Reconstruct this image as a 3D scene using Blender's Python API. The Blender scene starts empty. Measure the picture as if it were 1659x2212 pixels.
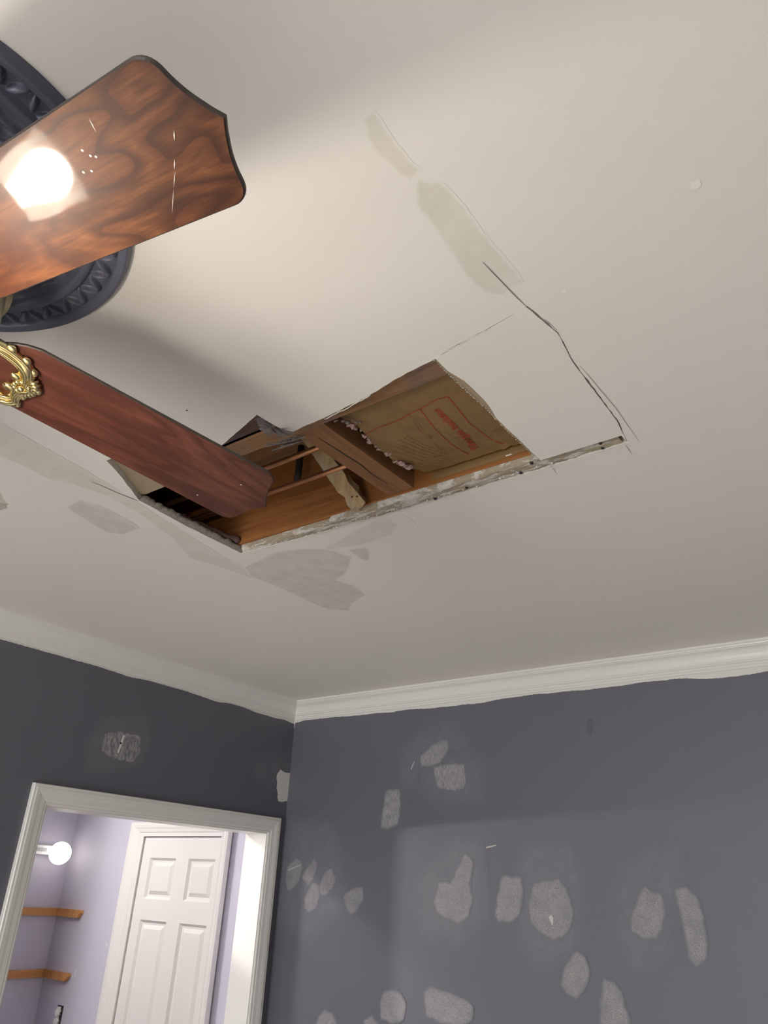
import bpy, bmesh, math, random
from mathutils import Vector, Matrix
from mathutils.geometry import tessellate_polygon
from mathutils.noise import noise as pnoise, fractal

random.seed(7)
SC = bpy.context.scene
COL = SC.collection
PI = math.pi

# ------------------------------------------------------------------ camera
CAM = Vector((2.31709, -2.40918, 1.84))
AX_R = Vector((0.79994347, 0.59831735, 0.04589989))
AX_D = Vector((-0.23629099, 0.38438052, -0.89242265))
AX_F = Vector((-0.55159497, 0.70304194, 0.44885969))
FPX, IW, IH = 1641.31, 1659.0, 2212.0
cd = bpy.data.cameras.new('camera'); cam = bpy.data.objects.new('camera', cd); COL.objects.link(cam)
cd.sensor_fit = 'VERTICAL'; cd.sensor_height = 36.0; cd.lens = FPX / IH * 36.0
cd.clip_start = 0.02
cam.matrix_world = Matrix((( AX_R.x, -AX_D.x, -AX_F.x, CAM.x), (AX_R.y, -AX_D.y, -AX_F.y, CAM.y),
                           (AX_R.z, -AX_D.z, -AX_F.z, CAM.z), (0, 0, 0, 1)))
SC.camera = cam

# ------------------------------------------------------------------ world, exposure, light levels
W = bpy.data.worlds.new('world'); SC.world = W; W.use_nodes = True
W.node_tree.nodes['Background'].inputs[0].default_value = (0.95, 0.975, 1.0, 1)
W.node_tree.nodes['Background'].inputs[1].default_value = 11.6
SC.view_settings.view_transform = 'Standard'; SC.view_settings.look = 'None'
SC.view_settings.exposure = 0.0; SC.view_settings.gamma = 1.0
SC.view_settings.use_curve_mapping = False
SC.cycles.use_denoising = True
SC.cycles.max_bounces = 10; SC.cycles.diffuse_bounces = 6
SC.cycles.sample_clamp_indirect = 6.0
LAMP_BULB = 510.0      # emission of the lit bulb under the fan
HALL_GLOBE = 3.2
HALL_CEIL = 138.0
HALL_SPOT = 235.0

SUN_E = 13.0            # sun added through the unseen back window, for fill bounced off the floor
sun = bpy.data.lights.new('sun', 'SUN'); sun.energy = SUN_E; sun.angle = math.radians(4); sun.color = (1.0, .985, .96)
suno = bpy.data.objects.new('sun', sun); COL.objects.link(suno); suno.location = (1.5, -9, 6)
suno.rotation_euler = Vector((.06, .92, -.37)).to_track_quat('-Z', 'Y').to_euler()

ZC = 2.56              # ceiling height
# ------------------------------------------------------------------ photograph ray -> point on a plane of the room
def ray(px, py):
    return AX_R * ((px - IW / 2) / FPX) + AX_D * ((py - IH / 2) / FPX) + AX_F
def on(px, py, ax, v):
    r = ray(px, py); return CAM + r * ((v - CAM[ax]) / r[ax])
def cl(px, py, z=ZC):
    p = on(px, py, 2, z); return (p.x, p.y)

# ------------------------------------------------------------------ object helpers
def wloc(o):
    v = Vector((0, 0, 0))
    while o is not None:
        v += o.location; o = o.parent
    return v
def tag(o, label=None, cat=None, group=None, kind=None):
    if label: o['label'] = label
    if cat: o['category'] = cat
    if group: o['group'] = group
    if kind: o['kind'] = kind
    return o
def empty(name, loc):
    o = bpy.data.objects.new(name, None); COL.objects.link(o); o.location = loc; o.empty_display_size = .05
    return o
def mesh_obj(name, verts, faces, mat, parent=None, smooth=False, mats=None, fmat=None, uv=None, mask=None, angle=None):
    """verts are in room coordinates; the object's origin goes to the middle of its box"""
    vs = [Vector(v) for v in verts]
    lo = Vector([min(v[i] for v in vs) for i in range(3)]); hi = Vector([max(v[i] for v in vs) for i in range(3)])
    c = (lo + hi) / 2
    me = bpy.data.meshes.new(name)
    me.from_pydata([v - c for v in vs], [], faces)
    if uv is not None:
        ul = me.uv_layers.new(name='UVMap')
        for lp in me.loops: ul.data[lp.index].uv = uv[lp.vertex_index]
    if mask is not None:
        at = me.attributes.new('mask', 'FLOAT', 'POINT')
        for i, m in enumerate(mask): at.data[i].value = m
    for m in (mats or [mat]): me.materials.append(m)
    if fmat is not None:
        for p, i in zip(me.polygons, fmat): p.material_index = i
    bm = bmesh.new(); bm.from_mesh(me)
    bmesh.ops.recalc_face_normals(bm, faces=bm.faces)
    bm.to_mesh(me); bm.free()
    if smooth:
        for p in me.polygons: p.use_smooth = True
        if angle:
            try: me.set_sharp_from_angle(angle=angle)
            except Exception: pass
    o = bpy.data.objects.new(name, me); COL.objects.link(o)
    if parent is not None:
        o.parent = parent; o.location = c - wloc(parent)
    else: o.location = c
    return o
class MB:
    """collects shapes of one part"""
    def __init__(s): s.v = []; s.f = []; s.m = []
    def add(s, v, f, m=0):
        n = len(s.v); s.v += [tuple(x) for x in v]; s.f += [tuple(i + n for i in q) for q in f]; s.m += [m] * len(f)
    def box(s, a, b, m=0, bev=0.0):
        x0, y0, z0 = [min(p, q) for p, q in zip(a, b)]; x1, y1, z1 = [max(p, q) for p, q in zip(a, b)]
        if bev <= 0:
            v = [(x, y, z) for z in (z0, z1) for y in (y0, y1) for x in (x0, x1)]
            s.add(v, [(0, 1, 3, 2), (4, 6, 7, 5), (0, 4, 5, 1), (2, 3, 7, 6), (0, 2, 6, 4), (1, 5, 7, 3)], m)
        else:
            bm = bmesh.new(); bmesh.ops.create_cube(bm, size=1)
            for q in bm.verts: q.co = Vector(((x0 + x1) / 2 + q.co.x * (x1 - x0), (y0 + y1) / 2 + q.co.y * (y1 - y0), (z0 + z1) / 2 + q.co.z * (z1 - z0)))
            bmesh.ops.bevel(bm, geom=list(bm.edges), offset=bev, segments=2, affect='EDGES', profile=.6)
            s.bm(bm, m)
    def bm(s, bm, m=0):
        bm.verts.index_update()
        s.add([q.co.copy() for q in bm.verts], [[q.index for q in f.verts] for f in bm.faces], m); bm.free()
    def tube(s, pts, rad, n=10, m=0, closed=False, up=None):
        pts = [Vector(p) for p in pts]; N = len(pts)
        rad = rad if hasattr(rad, '__len__') else [rad] * N
        v = []; prev = None
        for i, p in enumerate(pts):
            if closed: t = pts[(i + 1) % N] - pts[i - 1]
            else: t = pts[min(i + 1, N - 1)] - pts[max(i - 1, 0)]
            t.normalize()
            if prev is None:
                a = Vector(up) if up else (Vector((0, 0, 1)) if abs(t.z) < .9 else Vector((1, 0, 0)))
            else: a = prev
            a = (a - t * a.dot(t)).normalized(); b = t.cross(a); prev = a
            for k in range(n):
                an = 2 * PI * k / n; v.append(p + (a * math.cos(an) + b * math.sin(an)) * rad[i])
        f = []
        for i in range(N if closed else N - 1):
            j = (i + 1) % N
            for k in range(n):
                k2 = (k + 1) % n; f.append((i * n + k, i * n + k2, j * n + k2, j * n + k))
        if not closed: f.append(tuple(range(n))); f.append(tuple((N - 1) * n + k for k in range(n)))
        s.add(v, f, m)
    def lathe(s, prof, c, n=48, m=0, axis=None, flute=None):
        """prof: (radius, height along axis)"""
        c = Vector(c); ax = Vector(axis or (0, 0, 1)).normalized()
        a = ax.orthogonal().normalized(); b = ax.cross(a); v = []; f = []
        for (r, z) in prof:
            for k in range(n):
                an = 2 * PI * k / n; rr = r * (flute(an, r, z) if flute else 1)
                v.append(c + ax * z + (a * math.cos(an) + b * math.sin(an)) * rr)
        for i in range(len(prof) - 1):
            for k in range(n):
                k2 = (k + 1) % n; f.append((i * n + k, i * n + k2, (i + 1) * n + k2, (i + 1) * n + k))
        s.add(v, f, m)
    def ball(s, c, r, m=0, sub=2, scale=(1, 1, 1), basis=None):
        bm = bmesh.new(); bmesh.ops.create_icosphere(bm, subdivisions=sub, radius=r)
        c = Vector(c)
        for q in bm.verts:
            p = Vector((q.co.x * scale[0], q.co.y * scale[1], q.co.z * scale[2]))
            q.co = c + (basis[0] * p.x + basis[1] * p.y + basis[2] * p.z if basis else p)
        s.bm(bm, m)
    def build(s, name, mat, parent=None, smooth=False, mats=None, angle=None):
        return mesh_obj(name, s.v, s.f, mat, parent, smooth, mats, s.m if mats else None, angle=angle)
def box(name, a, b, mat, parent=None, bev=0.0):
    m = MB(); m.box(a, b, 0, bev); return m.build(name, mat, parent)

# ------------------------------------------------------------------ material helpers
def new_mat(name):
    m = bpy.data.materials.new(name); m.use_nodes = True
    nt = m.node_tree; b = nt.nodes['Principled BSDF']
    return m, nt, b
def N(nt, t, **kw):
    n = nt.nodes.new(t)
    for k, v in kw.items():
        if hasattr(n, k): setattr(n, k, v)
        else: n.inputs[k].default_value = v
    return n
def rgba(c): return (c[0], c[1], c[2], 1)
def mixc(nt, fac, a, b, mode='MIX'):
    n = nt.nodes.new('ShaderNodeMix'); n.data_type = 'RGBA'; n.blend_type = mode
    for s, v in ((n.inputs['Factor'], fac), (n.inputs[6], a), (n.inputs[7], b)):
        if isinstance(v, bpy.types.NodeSocket): nt.links.new(v, s)
        elif isinstance(v, (int, float)): s.default_value = v
        else: s.default_value = rgba(v)
    return n.outputs[2]
def noise(nt, vec, scale, detail=4, rough=.55, dist=0):
    n = nt.nodes.new('ShaderNodeTexNoise'); n.inputs['Scale'].default_value = scale; n.inputs['Detail'].default_value = detail
    n.inputs['Roughness'].default_value = rough; n.inputs['Distortion'].default_value = dist
    if vec is not None: nt.links.new(vec, n.inputs['Vector'])
    return n.outputs['Fac']
def ramp(nt, fac, stops):
    n = nt.nodes.new('ShaderNodeValToRGB'); nt.links.new(fac, n.inputs[0]); e = n.color_ramp.elements
    while len(e) < len(stops): e.new(.5)
    for q, (p, c) in zip(e, stops):
        q.position = p; q.color = rgba(c) if hasattr(c, '__len__') else (c, c, c, 1)
    return n.outputs[0]
def mapped(nt, src, scale=(1, 1, 1), loc=(0, 0, 0)):
    t = nt.nodes.new('ShaderNodeTexCoord'); m = nt.nodes.new('ShaderNodeMapping')
    m.inputs['Scale'].default_value = scale; m.inputs['Location'].default_value = loc
    nt.links.new(t.outputs[src], m.inputs['Vector']); return m.outputs[0]
def math_n(nt, op, a, b=None):
    n = nt.nodes.new('ShaderNodeMath'); n.operation = op
    for s, v in zip(n.inputs, (a, b)):
        if v is None: continue
        if isinstance(v, bpy.types.NodeSocket): nt.links.new(v, s)
        else: s.default_value = v
    return n.outputs[0]
def bump(nt, b, h, strength=.2, dist=.002):
    n = nt.nodes.new('ShaderNodeBump'); n.inputs['Strength'].default_value = strength; n.inputs['Distance'].default_value = dist
    nt.links.new(h, n.inputs['Height']); nt.links.new(n.outputs[0], b.inputs['Normal'])
def world_vec(nt):
    g = nt.nodes.new('ShaderNodeNewGeometry'); return g.outputs['Position']

def paint(name, col, rough=.55, bscale=260, bstr=.12, var=.03):
    m, nt, b = new_mat(name); p = world_vec(nt)
    n1 = noise(nt, p, 2.2, 3); c2 = tuple(x * (1 - var * 2) for x in col)
    nt.links.new(mixc(nt, n1, col, c2), b.inputs['Base Color'])
    b.inputs['Roughness'].default_value = rough
    bump(nt, b, noise(nt, p, bscale, 3), bstr, .0012)
    return m
CEIL_C = (.80, .765, .715); WALL_C = (.126, .126, .150); HALL_C = (.57, .55, .635)
M = {}
M['ceiling'] = paint('ceiling_paint', CEIL_C, .62, 320, .10, .012)
M['wall'] = paint('slate_wall_paint', WALL_C, .5, 300, .12, .03)
M['hall'] = paint('lilac_wall_paint', HALL_C, .5, 300, .1, .02)
M['trim'] = paint('white_trim_paint', (.78, .76, .72), .3, 90, .08, .02)
M['trimw'] = paint('white_lap_paint', (.72, .70, .66), .42, 120, .15, .03)

def patch_mat(name, base, top, scale, lo, hi, brough=.6, stretch=(1, 1, 1), relief=.25):
    """filler or compound rubbed thinly over a painted surface: 'mask' fades it out at its rim"""
    m, nt, b = new_mat(name); p = world_vec(nt)
    mp = nt.nodes.new('ShaderNodeMapping'); mp.inputs['Scale'].default_value = stretch; nt.links.new(p, mp.inputs[0])
    n1 = noise(nt, mp.outputs[0], scale, 4, .7)
    n2 = noise(nt, p, 22, 4, .6)
    a = nt.nodes.new('ShaderNodeAttribute'); a.attribute_name = 'mask'
    r1 = ramp(nt, n1, [(lo, 0.12), (hi, 1.0)])
    r2 = ramp(nt, n2, [(.30, .55), (.65, 1.0)])
    msk = math_n(nt, 'MULTIPLY', math_n(nt, 'MULTIPLY', a.outputs['Fac'], r1), r2)
    nt.links.new(mixc(nt, msk, base, top), b.inputs['Base Color'])
    b.inputs['Roughness'].default_value = brough
    bump(nt, b, n1, relief, .001)
    return m
M['spackle'] = patch_mat('wall_spackle', WALL_C, (.42, .405, .385), 420, .38, .72)
M['spackle_l'] = patch_mat('wall_spackle_streaked', WALL_C, (.46, .445, .42), 120, .40, .66, stretch=(5, 1, .4))
M['smear'] = patch_mat('wall_dust_smear', WALL_C, (.168, .168, .188), 30, .3, .75, relief=.05)
M['lint'] = patch_mat('wall_scuff', WALL_C, (.08, .08, .10), 60, .3, .6, relief=.05)
M['comp'] = patch_mat('ceiling_compound', CEIL_C, (.60, .575, .515), 30, .1, .42, relief=.08)
M['comp2'] = patch_mat('ceiling_compound_pale', CEIL_C, (.67, .635, .565), 40, .1, .45, relief=.1)
M['cut'] = new_mat('knife_score')[0]; M['cut'].node_tree.nodes['Principled BSDF'].inputs['Base Color'].default_value = (.19, .18, .165, 1)
M['dab'] = new_mat('wall_filler_dab')[0]; M['dab'].node_tree.nodes['Principled BSDF'].inputs['Base Color'].default_value = (.46, .45, .43, 1)
M['cut_pale'] = new_mat('raised_paper')[0]; M['cut_pale'].node_tree.nodes['Principled BSDF'].inputs['Base Color'].default_value = (.86, .84, .80, 1)

def simple(name, col, rough=.5, metal=0, nscale=40, var=.25, bstr=.2, coat=0):
    m, nt, b = new_mat(name); p = world_vec(nt)
    n1 = noise(nt, p, nscale, 5, .6)
    nt.links.new(mixc(nt, n1, tuple(x * (1 + var) for x in col), tuple(x * (1 - var) for x in col)), b.inputs['Base Color'])
    b.inputs['Roughness'].default_value = rough; b.inputs['Metallic'].default_value = metal
    b.inputs['Coat Weight'].default_value = coat; b.inputs['Coat Roughness'].default_value = .08
    if bstr: bump(nt, b, n1, bstr, .002)
    return m
def lumber(name, c1, c2, c3, along=0, scale=1.0, rough=.65, stain=None):
    """sawn timber: grain runs along the given axis of the room"""
    m, nt, b = new_mat(name); p = world_vec(nt)
    st = [26, 26, 26]; st[along] = 1.6
    mp = nt.nodes.new('ShaderNodeMapping'); mp.inputs['Scale'].default_value = [x * scale for x in st]; nt.links.new(p, mp.inputs[0])
    n1 = noise(nt, mp.outputs[0], 1.6, 5, .6, .6); n2 = noise(nt, p, 9, 4)
    st2 = [220, 220, 220]; st2[along] = 8
    mp2 = nt.nodes.new('ShaderNodeMapping'); mp2.inputs['Scale'].default_value = st2; nt.links.new(p, mp2.inputs[0])
    n3 = noise(nt, mp2.outputs[0], 1.0, 3)
    c = ramp(nt, n1, [(.28, c2), (.5, c1), (.72, c3)])
    c = mixc(nt, ramp(nt, n3, [(.3, 0.0), (.75, .45)]), c, c2)
    if stain: c = mixc(nt, ramp(nt, n2, [(.5, 0.0), (.68, .85)]), c, stain)
    nt.links.new(c, b.inputs['Base Color']); b.inputs['Roughness'].default_value = rough
    bump(nt, b, n3, .25, .001)
    return m
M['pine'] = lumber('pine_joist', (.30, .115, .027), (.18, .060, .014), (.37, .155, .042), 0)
M['pine_y'] = lumber('pine_block', (.25, .115, .045), (.155, .062, .022), (.30, .15, .06), 1)
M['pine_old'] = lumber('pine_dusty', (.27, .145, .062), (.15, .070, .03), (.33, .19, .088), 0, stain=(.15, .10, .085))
M['strut'] = lumber('strut_pale', (.40, .27, .135), (.26, .16, .07), (.46, .34, .19), 2, stain=(.36, .31, .26))
M['joist_side'] = lumber('joist_shaded_side', (.115, .062, .043), (.065, .034, .027), (.15, .085, .06), 0, stain=(.085, .062, .06))  # fan blade's shade over the near joist put into this dark brown
M['subfloor'] = lumber('subfloor', (.22, .11, .05), (.12, .06, .03), (.26, .14, .07), 0)
M['cleat'] = lumber('cleat_wood', (.56, .27, .09), (.42, .18, .05), (.64, .34, .13), 1, .6, .45)
M['gypsum'] = simple('torn_gypsum', (.62, .58, .53), .9, 0, 160, .25, .8)
M['torn_dark'] = simple('torn_dark_edge', (.26, .235, .20), .95, 0, 180, .6, 1.0)
M['tan_paper'] = simple('tan_backing_paper', (.34, .27, .175), .8, 0, 90, .12, .2)
M['copper'] = simple('aged_copper', (.42, .20, .10), .42, .85, 60, .35, .1)
M['black_pipe'] = simple('black_iron', (.03, .026, .024), .6, .3, 60, .3, .2)
M['screw'] = simple('screw_black', (.03, .028, .026), .5, .4, 60, .2, 0)
M['pink'] = simple('pink_fibre', (.43, .28, .265), .95, 0, 130, .3, 1.0)
M['fluff'] = simple('dark_fluff', (.13, .075, .07), .95, 0, 130, .4, 1.0)
M['print'] = simple('red_print', (.30, .035, .012), .8, 0, 60, .12, 0)
M['print_f'] = simple('faded_print', (.19, .075, .026), .85, 0, 60, .15, 0)
M['brass'] = simple('polished_brass', (.90, .76, .40), .20, 1.0, 30, .08, 0)
M['brass_old'] = simple('antique_brass', (.42, .35, .20), .3, 1.0, 30, .15, 0)
M['slate_plaster'] = simple('slate_medallion_paint', (.098, .102, .140), .42, 0, 120, .10, .12)
M['floor'] = simple('pale_bounce_floor', (.66, .63, .58), .95, 0, 60, .06, .3)  # unseen floor, made pale so it bounces fill up to the ceiling
M['dust'] = simple('grey_dust_paper', (.20, .165, .15), .95, 0, 90, .5, .8)
M['white_plastic'] = simple('white_plastic', (.78, .77, .74), .35, 0, 30, .03, 0)
M['grey_plastic'] = simple('grey_slot', (.38, .39, .40), .4, 0, 30, .05, 0)
M['black_box'] = simple('dark_box', (.015, .014, .016), .8, 0, 30, .2, 0)
M['blade_edge'] = simple('blade_edge_dark', (.035, .024, .02), .5, 0, 80, .5, .2)
M['scratch'] = simple('pale_scratch', (.60, .52, .47), .5, 0, 300, .3, 0)
M['mortar'] = simple('compound_ridge', (.70, .67, .63), .9, 0, 140, .22, 1.0)
def glass_mat():
    m, nt, b = new_mat('fill_window_glass'); out = nt.nodes['Material Output']; nt.nodes.remove(b)
    tr = nt.nodes.new('ShaderNodeBsdfTransparent'); gl = nt.nodes.new('ShaderNodeBsdfGlossy'); gl.inputs['Roughness'].default_value = .02
    mx = nt.nodes.new('ShaderNodeMixShader'); mx.inputs[0].default_value = .05
    nt.links.new(tr.outputs[0], mx.inputs[1]); nt.links.new(gl.outputs[0], mx.inputs[2])
    nt.links.new(mx.outputs[0], out.inputs[0]); return m
M['clear'] = glass_mat()

# torn paper strip on the joist: brown paper, grey paper and white compound in uneven bands
def strip_mat():
    m, nt, b = new_mat('torn_drywall_strip'); p = world_vec(nt)
    mp = nt.nodes.new('ShaderNodeMapping'); mp.inputs['Scale'].default_value = (14, 60, 1); nt.links.new(p, mp.inputs[0])
    n1 = noise(nt, mp.outputs[0], 1.3, 6, .7, .4); n2 = noise(nt, p, 150, 4, .7)
    c = ramp(nt, n1, [(.34, (.66, .62, .57)), (.47, (.56, .52, .47)), (.51, (.33, .275, .20)), (.7, (.40, .335, .24))])
    nt.links.new(mixc(nt, ramp(nt, n2, [(.52, 0.0), (.72, .6)]), c, (.22, .19, .155)), b.inputs['Base Color'])
    b.inputs['Roughness'].default_value = .9; bump(nt, b, n1, .9, .004)
    return m
M['strip'] = strip_mat()
def kraft_mat():
    m, nt, b = new_mat('kraft_paper'); p = world_vec(nt)
    n1 = noise(nt, p, 14, 5, .6); n2 = noise(nt, p, 260, 3)
    c = mixc(nt, n1, (.180, .105, .036), (.260, .160, .062))
    nt.links.new(mixc(nt, math_n(nt, 'MULTIPLY', n2, .35), c, (.12, .066, .022)), b.inputs['Base Color'])
    b.inputs['Roughness'].default_value = .6; bump(nt, b, noise(nt, p, 45, 4), .25, .004)
    return m
M['kraft'] = kraft_mat()

def blade_mat(name, seed, cathedral):
    """laminate walnut: figure follows the blade's own length (UV)"""
    m, nt, b = new_mat(name)
    uv = mapped(nt, 'UV', (1, 1, 1), (seed * 1.7, seed * .9, 0))
    mp = nt.nodes.new('ShaderNodeMapping'); mp.inputs['Scale'].default_value = (6.0, 15, 1) if cathedral else (1.6, 17, 1); nt.links.new(uv, mp.inputs[0])
    field = noise(nt, mp.outputs[0], 1.0, 2.0 if cathedral else 2, .4, .35 if cathedral else .2)
    bands = math_n(nt, 'FRACT', math_n(nt, 'MULTIPLY', field, 8 if cathedral else 9))
    mp2 = nt.nodes.new('ShaderNodeMapping'); mp2.inputs['Scale'].default_value = (22, 240, 1); nt.links.new(uv, mp2.inputs[0])
    fine = noise(nt, mp2.outputs[0], 1.0, 5, .7)
    mp3 = nt.nodes.new('ShaderNodeMapping'); mp3.inputs['Scale'].default_value = (4.5, 17, 1); nt.links.new(uv, mp3.inputs[0])
    big = noise(nt, mp3.outputs[0], 1.0, 4, .6, .4)
    if cathedral: cs = ((.034, .011, .006), (.105, .034, .013), (.170, .063, .022))
    else: cs = ((.052, .017, .012), (.098, .032, .021), (.135, .048, .030))
    c = ramp(nt, bands, [(.0, cs[1]), (.45, cs[2]), (.85, tuple((a + b) / 2 for a, b in zip(cs[1], cs[0]))), (1.0, tuple(a * .4 + b * .6 for a, b in zip(cs[1], cs[0])))])
    c = mixc(nt, ramp(nt, big, [(.38, .85), (.58, 0.0)]), c, cs[0])
    c = mixc(nt, ramp(nt, fine, [(.36, .55), (.62, 0.0)]), c, cs[0])
    nt.links.new(c, b.inputs['Base Color'])
    b.inputs['Roughness'].default_value = .5; b.inputs['Specular IOR Level'].default_value = .12
    b.inputs['Coat Weight'].default_value = .32; b.inputs['Coat Roughness'].default_value = .06
    bump(nt, b, fine, .03, .0006)
    return m
M['blade_a'] = blade_mat('walnut_figured', 1.0, True)
M['blade_b'] = blade_mat('walnut_straight', 4.0, False)
def emit(name, col, s):
    m, nt, b = new_mat(name); b.inputs['Base Color'].default_value = rgba(col)
    b.inputs['Emission Color'].default_value = rgba(col); b.inputs['Emission Strength'].default_value = s
    return m
M['bulb_lit'] = emit('lit_bulb', (1.0, .90, .78), LAMP_BULB)
M['globe_lit'] = emit('lit_globe', (1.0, .95, .88), HALL_GLOBE)
M['flush_lit'] = emit('lit_diffuser', (1.0, .96, .92), HALL_CEIL)
def shade_mat():
    m, nt, b = new_mat('frosted_shade_glass'); out = nt.nodes['Material Output']
    nt.nodes.remove(b)
    tr = nt.nodes.new('ShaderNodeBsdfTransparent'); tl = nt.nodes.new('ShaderNodeBsdfTranslucent'); gl = nt.nodes.new('ShaderNodeBsdfGlossy')
    tl.inputs[0].default_value = (.9, .86, .78, 1); gl.inputs['Roughness'].default_value = .15
    m1 = nt.nodes.new('ShaderNodeMixShader'); m2 = nt.nodes.new('ShaderNodeMixShader')
    m1.inputs[0].default_value = .25; nt.links.new(tl.outputs[0], m1.inputs[1]); nt.links.new(gl.outputs[0], m1.inputs[2])
    m2.inputs[0].default_value = .66; nt.links.new(tr.outputs[0], m2.inputs[1]); nt.links.new(m1.outputs[0], m2.inputs[2])
    nt.links.new(m2.outputs[0], out.inputs[0]); return m
M['shade'] = shade_mat()
M['bulb_off'] = simple('unlit_bulb', (.78, .76, .72), .25, 0, 20, .02, 0)

# ================================================================== THE SETTING
XE, YE = 4.2, -6.6           # far ends of the room behind the camera
TW = .11                     # wall thickness
OY0, OY1, OZ = -1.050, -.0998, 2.031   # cased opening in the left wall

floor = tag(box('floor', (-1.9, YE - .1, -.05), (XE + .1, .3, 0), M['floor']), kind='structure')

# --- ceiling with the sawn hole
def refine(poly, step, jit, seed, closed=True):
    rnd = random.Random(seed); out = []
    for i, (x0, y0) in enumerate(poly):
        if not closed and i == len(poly) - 1: out.append((x0, y0)); break
        x1, y1 = poly[(i + 1) % len(poly)]; L = math.hypot(x1 - x0, y1 - y0); n = max(1, int(L / step))
        nx, ny = -(y1 - y0) / max(L, 1e-9), (x1 - x0) / max(L, 1e-9)
        for k in range(n):
            t = k / n; j = 0 if k == 0 else rnd.uniform(-jit, jit)
            out.append((x0 + (x1 - x0) * t + nx * j, y0 + (y1 - y0) * t + ny * j))
    return out
hole_px = [(522, 1195), (640, 1166), (760, 1132), (850, 1107), (1000, 1064), (1100, 1034), (1190, 1007), (1356, 955),
           (1333, 905), (1291, 850), (1241, 783), (1206, 718), (1139, 661),
           (1050, 712), (965, 757), (938, 777), (880, 805), (790, 858), (700, 903), (622, 936), (588, 916), (555, 896), (510, 935), (470, 970),
           (420, 1000), (330, 960), (230, 995), (262, 1030), (300, 1080), (400, 1135)]
hole = refine([cl(*p) for p in hole_px], .012, .0010, 3)
outer = [(-.0, YE), (XE, YE), (XE, 0), (-.0, 0)]
def plate(name, outer, hole, z0, z1, mats, parent=None):
    loops = [outer] + ([hole] if hole else [])
    tris = tessellate_polygon([[Vector((x, y, 0)) for x, y in l] for l in loops])
    pts = [p for l in loops for p in l]; n = len(pts)
    v = [(x, y, z0) for x, y in pts] + [(x, y, z1) for x, y in pts]
    f = [tuple(t) for t in tris] + [tuple(i + n for i in t) for t in tris]; fm = [0] * len(tris) + [1] * len(tris)
    s = 0
    for l in loops:
        for i in range(len(l)):
            a, b = s + i, s + (i + 1) % len(l); f.append((a, b, b + n, a + n)); fm.append(1)
        s += len(l)
    return mesh_obj(name, v, f, None, parent, mats=mats, fmat=fm)
ceiling = tag(plate('ceiling', outer, hole, ZC, ZC + .0127, [M['ceiling'], M['gypsum']]), kind='structure')

# --- walls
w = MB()
w.box((-TW, YE, 0), (0, OY0 - .02, ZC + .3)); w.box((-TW, OY1 + .02, 0), (0, 0, ZC + .3)); w.box((-TW, OY0 - .02, OZ + .02), (0, OY1 + .02, ZC + .3))
wall_left = tag(w.build('wall_left', M['wall']), kind='structure')
wall_right = tag(box('wall_right', (-TW, 0, 0), (XE, .12, ZC + .3), M['wall']), kind='structure')
wall_near = tag(box('wall_near', (XE, YE, 0), (XE + .1, .12, ZC + .3), M['wall']), kind='structure')
w = MB(); wx0, wx1, wz0, wz1 = .5, 2.9, .45, 2.15
w.box((-TW, YE - .1, 0), (wx0, YE, ZC + .3)); w.box((wx1, YE - .1, 0), (XE + .1, YE, ZC + .3))
w.box((wx0, YE - .1, 0), (wx1, YE, wz0)); w.box((wx0, YE - .1, wz1), (wx1, YE, ZC + .3))
wall_back = tag(w.build('wall_back', M['wall']), kind='structure')
win = tag(empty('fill_window_1', ((wx0 + wx1) / 2, YE, wz0)), kind='structure')  # window added out of view to let fill light into the room
w = MB()
for a, b in (((wx0 - .07, YE, wz0 - .07), (wx0, YE + .02, wz1 + .07)), ((wx1, YE, wz0 - .07), (wx1 + .07, YE + .02, wz1 + .07)),
             ((wx0, YE, wz1), (wx1, YE + .02, wz1 + .07)), ((wx0, YE, wz0 - .07), (wx1, YE + .02, wz0)),
             (((wx0 + wx1) / 2 - .03, YE - .07, wz0), ((wx0 + wx1) / 2 + .03, YE - .03, wz1))): w.box(a, b)
w.build('fill_window_frame', M['trim'], win)
for i in (0, 1):
    a = wx0 + i * (wx1 - wx0) / 2; box('pane', (a, YE - .052, wz0), (a + (wx1 - wx0) / 2, YE - .048, wz1), M['clear'], win)
pl_ = bpy.data.lights.new('fill_window_portal', 'AREA'); pl_.shape = 'RECTANGLE'; pl_.size = wx1 - wx0; pl_.size_y = wz1 - wz0
pl_.cycles.is_portal = True
po = bpy.data.objects.new('fill_window_portal', pl_); COL.objects.link(po); po.location = ((wx0 + wx1) / 2, YE - .12, (wz0 + wz1) / 2); po.rotation_euler = (PI / 2, 0, PI)
po.rotation_euler = (-PI / 2, 0, 0)
po.matrix_world = Matrix(((1, 0, 0, po.location.x), (0, 0, -1, po.location.y), (0, 1, 0, po.location.z), (0, 0, 0, 1)))

# --- crown moulding
prof = [(.046, 0), (.046, .007), (.0425, .009), (.0415, .0125), (.0385, .0145)]
for k in range(7):
    t = k / 6; an = t * PI / 2
    prof.append((.0375 - .022 * math.sin(an) * .95 - .001 * t, .0165 + .028 * (1 - math.cos(an)) * .98 + .006 * t))
prof += [(.0135, .0515), (.0135, .0555), (.0085, .0575), (.0085, .0635), (.0055, .0655), (.0055, .0715), (0, .0725)]
def crown(name, run):
    m = MB(); v = []
    for d, q in prof:
        v += [run(0, d, q), run(1, d, q)]
    f = [(2 * i, 2 * i + 1, 2 * i + 3, 2 * i + 2) for i in range(len(prof) - 1)]
    n = len(v); v += [run(0, 0, 0), run(1, 0, 0)]
    f.append(tuple(list(range(0, n, 2)) + [n])); f.append(tuple(list(range(1, n, 2)) + [n + 1])); f += [(n - 2, n - 1, n + 1, n), (0, 1, n + 1, n)]
    m.add(v, f)
    return tag(m.build(name, M['trim']), kind='structure')
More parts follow.
